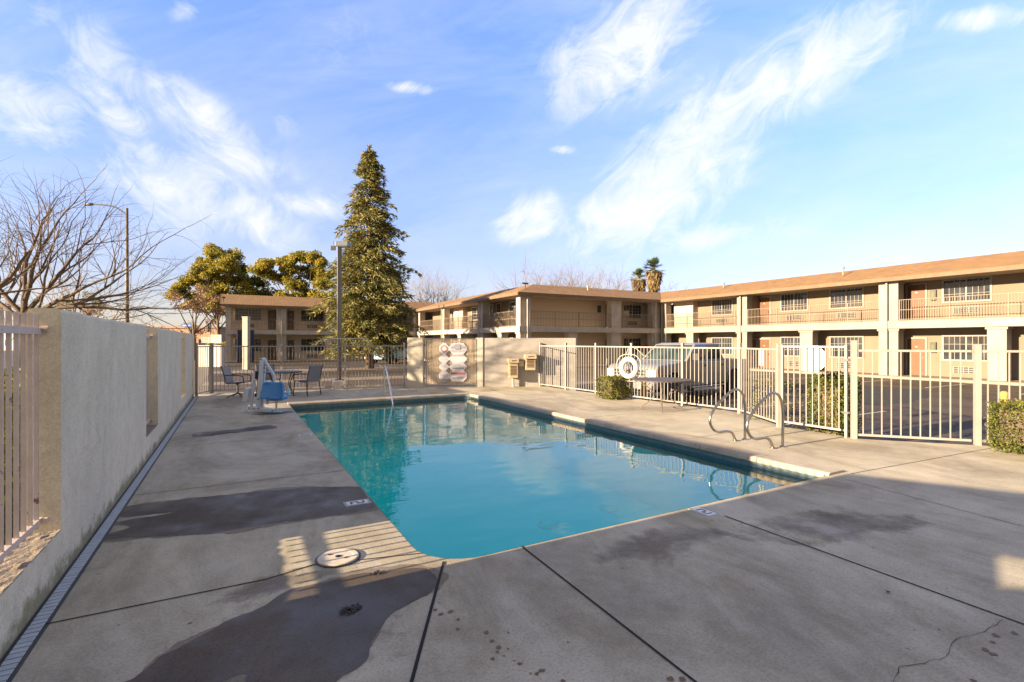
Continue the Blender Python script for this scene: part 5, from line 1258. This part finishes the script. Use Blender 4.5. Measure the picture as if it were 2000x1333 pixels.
# hazy bare trees beyond the roofs
i=0
for u,v,D,sc,l in ((850,585,75,1.1,'hazy bare tree just right of the conifer'),(825,575,78,1.15,'hazy bare tree touching the right side of the conifer'),(882,592,78,.8,'low bare tree over the left roof end of the middle wing'),(1035,560,72,1.2,'tallest bare tree over the hipped roof corner'),(1080,562,75,1.05,'bare tree second along the row over the middle roof'),(1120,563,74,1.05,'bare tree in the middle of the row over the middle roof'),(1160,562,72,1.1,'bare tree fourth along the row over the middle roof'),(1205,566,73,1.0,'bare tree next to the palms over the middle roof'),(1300,580,80,.85,'small bare tree right of the palms at the roof joint')):
    i+=1; hh=(H-LOT)+(668-v)*D/970
    q=at(u,D,LOT); 
    bare_tree('bare_tree',l,q,hh*.6,.22,2.7*sc,6,70+i,[(math.cos(a),math.sin(a),1.0,1.0) for a in (0,1.3,2.6,3.9,5.1)]+[(.1,.1,1.4,1.1)],'bare trees beyond the roofs',mat='palebark',kids=(3,3,3,3,2),spread=.7)
# palms
def palm(loc,h,label,seed,s=1.0):
    random.seed(seed); th=thing('palm_tree',label,'tree',loc,0,'fan palms beyond the roofs')
    obj('trunk',MB().tube([(0,0,0),(.1,0,h*.5),(0,0,h)],[.3,.24,.22],8),M['palebark'],th,smooth=True)
    sk=MB()
    for i in range(900):
        t_=random.random(); z=h-3.6*s*t_; rr=s*(1.25-.75*t_)*random.uniform(.5,1.05); a=random.uniform(0,2*PI)
        o_=Vector((math.cos(a)*rr,math.sin(a)*rr,z)); d=(Vector((math.cos(a)*.3,math.sin(a)*.3,-1))+rvec()*.25).normalized(); b_=d.cross(rvec()).normalized()*.06
        sk.add([o_-b_,o_+b_,o_+d*.7+b_*.4,o_+d*.7-b_*.4],[(0,1,2,3)])
    obj('dry_skirt',sk,M['thatch'],th)
    fr=MB()
    for i in range(46):
        a=random.uniform(0,2*PI); el=R(random.uniform(-25,85)); d=Vector((math.cos(a)*math.cos(el),math.sin(a)*math.cos(el),math.sin(el)))
        st=Vector((0,0,h+.1)); l_=1.15*s*random.uniform(.8,1.1); tip=st+d*l_
        fr.tube([st,tip],[.03,.015],3)
        sd_=d.cross(up).normalized(); u2=sd_.cross(d)
        for j in range(15):
            f=(j-7)/7*R(75); dd=(d*math.cos(f)+sd_*math.sin(f)-up*.12+u2*random.uniform(-.15,.15)).normalized(); b_=dd.cross(u2).normalized()*.045; ll=.85*s*(1-.25*abs(j-7)/7)
            fr.add([tip,tip+dd*ll*.5+b_,tip+dd*ll,tip+dd*ll*.5-b_],[(0,1,2,3)])
    obj('fronds',fr,M['palm'],th)
palm(at(1277,74,LOT),1.65-LOT+(668-528)*74/970,'taller fan palm over the joint of the two right roofs',1)
palm(at(1248,76,LOT),1.65-LOT+(668-545)*76/970,'shorter fan palm left of the taller palm',2,.85)

# ------------------------------------------------------------------ hedges and bushes
def bush(name,label,cat,c_,sx,sy,h,n,size,mat='hleaves',seed=1,round_=.25,z0=0.02,core=True,rz=0,kind=None,group=None):
    random.seed(seed); th=thing(name,label,cat,c_,rz,group)
    lf=MB()
    for i in range(n):
        # points near the surface of a rounded box
        while True:
            p_=Vector((random.uniform(-1,1),random.uniform(-1,1),random.uniform(-1,1)))
            m_=max(abs(p_.x),abs(p_.y),abs(p_.z))
            if m_>.72: break
        q_=p_*(1-round_)+p_.normalized()*round_
        q_*=1+.10*mn.noise(Vector((p_.x*2.2+seed,p_.y*2.2,p_.z*2.2)))
        o_=Vector((q_.x*sx,q_.y*sy,z0+h*.5+q_.z*h*.5))
        o_+=rvec()*.03
        a=(rvec()+p_*.6).normalized()*size*random.uniform(.6,1.2); b_=a.cross(rvec()).normalized()*size*random.uniform(.3,.5)
        lf.add([o_-a,o_+b_,o_+a,o_-b_],[(0,1,2,3)])
    obj('leaves',lf,M[mat],th)
    if core:
        cr=MB(); 
        for i in range(26):
            a=random.uniform(0,2*PI); rr=random.uniform(.1,.7); cr.tube([(random.uniform(-.2,.2)*sx,random.uniform(-.2,.2)*sy,0),(math.cos(a)*rr*sx,math.sin(a)*rr*sy,h*random.uniform(.5,.9))],[.015,.006],4)
        cr.add([tuple(Vector((x*sx*.62,y*sy*.62,z0+h*.5+z*h*.33))) for z in (-1,1) for x,y in ((-1,-1),(1,-1),(1,1),(-1,1))],[(3,2,1,0),(4,5,6,7),(0,1,5,4),(1,2,6,5),(2,3,7,6),(3,0,4,7)])
        obj('stems',cr,M['bark'],th)
    return th
bush('clipped_bush','small clipped green bush against the right fence under the life ring','bush',(9.55,11.1,0),.42,.38,.64,3400,.032,seed=3,group='clipped bushes by the fence')
bush('clipped_bush','clipped green bush at the right frame edge by the near fence','bush',(10.25,2.68,0),.42,.40,.74,6500,.026,seed=4,group='clipped bushes by the fence')
bush('hedge_bush','tall dark green hedge bush behind the sign gate','bush',(9.92,5.25,LOT),.38,.36,1.38,7000,.03,seed=5,mat='hleaves',group='clipped bushes by the fence')
bush('climbing_shrub','thin loose shrub growing through the slanting fence section','bush',(9.85,6.35,LOT),.28,.5,1.25,1100,.032,seed=6,core=False)
hd_=bush('street_hedge','long yellow green hedge close outside the stucco wall, seen through the iron bars','hedge',(-2.3,9.4,LOT),.5,3.3,1.66,26000,.04,seed=8,mat='hleaves',core=False,z0=0)
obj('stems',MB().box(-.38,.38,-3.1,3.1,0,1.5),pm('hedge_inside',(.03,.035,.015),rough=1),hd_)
bush('street_shrubs','low ragged golden shrubs left of the shaded wing','bush',at(425,48,LOT),1.0,1.2,2.0,1600,.09,seed=9,mat='yleaves',core=False)

# ------------------------------------------------------------------ street side and distance
sl_=thing('street_lamp','tall dark street lamp with long curved arm over the left wall','lamp',at(248,36,LOT))
b0=at(248,36,0); zt=1.65+(668-407)*36/970-LOT
obj('pole',MB().tube([(0,0,0),(0,0,zt)],[.16,.085],10),pm('street_lamp_pole',(.16,.13,.10),(.10,.08,.06),rough=.6),sl_,smooth=True)
z1_=zt-.5
obj('arm',MB().tube(smooth_path([Vector((0,0,z1_)),-rt*.8+up*(z1_+.55),-rt*1.6+up*(z1_+.72),-rt*2.5+up*(z1_+.78)]),.05,7),M['dark'],sl_,smooth=True)
obj('lamp_head',MB().tube([-rt*2.4+up*(z1_+.78),-rt*2.6+up*(z1_+.78),-rt*3.0+up*(z1_+.78),-rt*3.1+up*(z1_+.77)],[.05,.12,.10,.03],8),M['dark'],sl_,smooth=True)
# houses beyond the street
def house(name,label,u,D,w_,d_,h_,rh,wallm,roofm,gable='x'):
    c_=at(u,D,LOT); th=thing(name,label,'building',c_,-A)
    obj('wall',MB().box(-w_/2,w_/2,-d_/2,d_/2,0,h_),wallm,th)
    r_=MB()
    if rh>0:
        if gable=='x': r_.extr([(-d_/2-.3,h_+.002),(d_/2+.3,h_+.002),(0,h_+rh)],(-w_/2-.3,0,0),(0,1,0),(0,0,1),0,w_+.6)
        else: r_.extr([(-w_/2-.3,h_+.002),(w_/2+.3,h_+.002),(0,h_+rh)],(0,-d_/2-.3,0),(1,0,0),(0,0,1),-d_-.6,0)
    else: r_.box(-w_/2-.2,w_/2+.2,-d_/2-.2,d_/2+.2,h_+.002,h_+.3)
    obj('roof',r_,roofm,th)
    wn=MB()
    k=max(1,int(w_/3.5))
    for i in range(k):
        x=-w_/2+w_*(i+.5)/k; wn.box(x-.6,x+.6,-d_/2-.03,-d_/2-.002,1.1,2.4)
    obj('window',wn,M['glass'],th)
    return th
ws=pm('far_white_wall',(.62,.60,.58),(.54,.52,.5),scale=1,rough=.9); gr_=pm('far_grey_roof',(.26,.26,.28),(.20,.2,.22),scale=1,rough=.9); bw=pm('far_brown_wall',(.34,.22,.15),(.28,.17,.11),scale=1,rough=.9); br_=pm('far_blue_roof',(.18,.25,.36),(.14,.2,.3),rough=.7)
house('distant_house','white roofed house with a gable beyond the left wall',122,95,6.5,9,4.6,2.2,ws,pm('pale_roof',(.55,.52,.50),(.48,.45,.43),rough=.8),'x')
house('distant_house','long low blue roofed building near the left frame edge',62,120,14,8,5.0,1.2,ws,br_,'x')
house('distant_house','flat roofed grey building left of the street lamp',225,90,9,8,4.3,0,pm('far_dark_wall',(.10,.09,.08),rough=.9),gr_)
house('distant_house','brown brick building beyond the traffic lights',395,85,10,8,4.2,0,bw,bw)
house('distant_house','pale low building right of the street lamp',300,110,12,8,3.2,.9,ws,gr_,'x')
random.seed(5)
for (u,D,lst,mat,l) in ((150,100,[(130,592,22),(165,585,22),(190,600,20),(110,600,14)],'dleaves','dark bushy tree over the white distant house'),(180,85,[(165,612,16),(190,608,16),(150,615,12)],'rleaves','reddish bare shrub tree beside the white distant house'),(275,80,[(260,640,14),(290,645,14),(240,635,12),(310,648,10)],'rleaves','reddish brown brush right of the street lamp'),(215,78,[(200,632,12),(225,634,12),(180,628,10)],'dleaves','dark low brush in front of the flat roofed building'),(95,90,[(85,606,9),(105,610,8)],'dleaves','small green tree left of the white distant house'),(20,90,[(10,600,16),(40,604,14)],'rleaves','reddish brush beyond the two large bare trunks'),(430,80,[(405,610,14),(430,615,14),(415,630,12)],'rleaves','pinkish bare brush beyond the traffic lights'),(382,76,[(370,640,12),(395,648,10)],'rleaves','brown brush under the blue street sign')):
    leafy(l,at(u,D,LOT),4,cl_px(u,D,lst),int(u),mat,nleaf=90,size=.16,group='far trees across the street',trunk=.12)
# traffic signals, street name sign, board sign
def signal(u,v,D,label):
    c_=at(u,D,0); th=thing('traffic_light',label,'traffic light',(c_.x,c_.y,LOT),-A,'traffic lights across the street'); z=1.65+(668-v)*D/970-LOT
    obj('housing',MB().box(-.18,.18,-.1,.1,z-.55,z+.55),M['black'],th,bevel=.02)
    obj('pole',MB().cyl((.28,.1,0),(.28,.1,z+.9),.06,n=8),M['dark'],th)
    ls=MB()
    for k_ in (-.34,0,.34): ls.cyl((0,-.11,z+k_),(0,-.16,z+k_),.12,n=12)
    obj('visor',ls,M['dark'],th)
signal(406,640,60,'dark traffic light left of the shaded wing'); signal(373,650,64,'lower dark traffic light under the blue street sign')
c_=at(368,58,0); th=thing('street_sign','small blue street name sign on a thin dark pole','sign',(c_.x,c_.y,LOT),-A); z=1.65+(668-636)*58/970-LOT
obj('pole',MB().cyl((.5,0,0),(.5,0,z+2.2),.05,n=8),M['dark'],th)
bs=obj('sign_panel',MB().box(-.85,.42,-.03,0,z-.17,z+.17),pm('sign_blue',(.03,.11,.38),rough=.4),th)
x=-.7
for wdt in (.10,.07,.09,.08,.03,.1,.08,.09): obj('letter',MB().box(x,x+wdt,-.036,-.031,z-.05,z+.06),M['white'],bs); x+=wdt+.04
c_=at(412,40,0); th=thing('notice_board','pair of pale boards on low white block left of the shaded wing','sign',(c_.x,c_.y,LOT),-A)
z=1.65+(668-664)*40/970-LOT
b_=obj('board',MB().box(-.75,-.06,-.04,0,z-.25,z+.22),pm('board_pink',(.42,.33,.31),(.36,.28,.27),rough=.6),th); 
b2=obj('board',MB().box(.0,.85,-.04,0,z-.27,z+.4),pm('board_white',(.6,.57,.53),rough=.6),th)
for r_ in range(4):
    x=.08
    while x<.74: wd=random.uniform(.05,.14); obj('word',MB().box(x,x+wd,-.046,-.041,z+.24-r_*.14,z+.28-r_*.14),M['dark'],b2); x+=wd+.05
for r_ in range(3):
    x=-.7
    while x<-.2: wd=random.uniform(.05,.12); obj('word',MB().box(x,x+wd,-.046,-.041,z+.12-r_*.13,z+.15-r_*.13),M['dark'],b_); x+=wd+.05
obj('block',MB().box(-.9,1.0,-.3,.3,0,z-.45),M['white'],th); obj('post',MB().box(-.42,-.36,-.02,.02,z-.45,z-.25).box(.4,.46,-.02,.02,z-.45,z-.27),M['dark'],th)
# parked dark car seen low between the bars at far left is hidden by the hedge; lot markings
for i,y in enumerate((7.2,9.6,12.8,15.6)):
    sheet('parking_line',[(11.6,y),(16.4,y),(16.4,y+.1),(11.6,y+.1)],LOT+.004,M['parking_line'])
for i in range(10):
    y=28-3*i; sheet('parking_line',[(26.2,y),(31.2,y),(31.2,y+.1),(26.2,y+.1)],LOT+.004,M['parking_line'])
tag(obj('lot_kerb',MB().box(10.75,10.95,7.6,17,LOT-.1,LOT+.14).box(31.15,31.35,-6,30,LOT-.1,LOT+.12),M['kerb']),kind='structure')
# the water, deck tile strip etc. stay as built; dark patches on the lot
for pts in ([(12.5,3),(15.5,3.4),(17,5),(14.5,5.2)],[(18,8),(24,9),(25,12),(20,11)]): puddle(pts,M['darkpatch'] if 'darkpatch' in M else M.setdefault('darkpatch',pm('dark_patch',(.03,.028,.027),rough=.8)),LOT+.003,.2,1,3,'dark_patch')
# material tweak hooks end
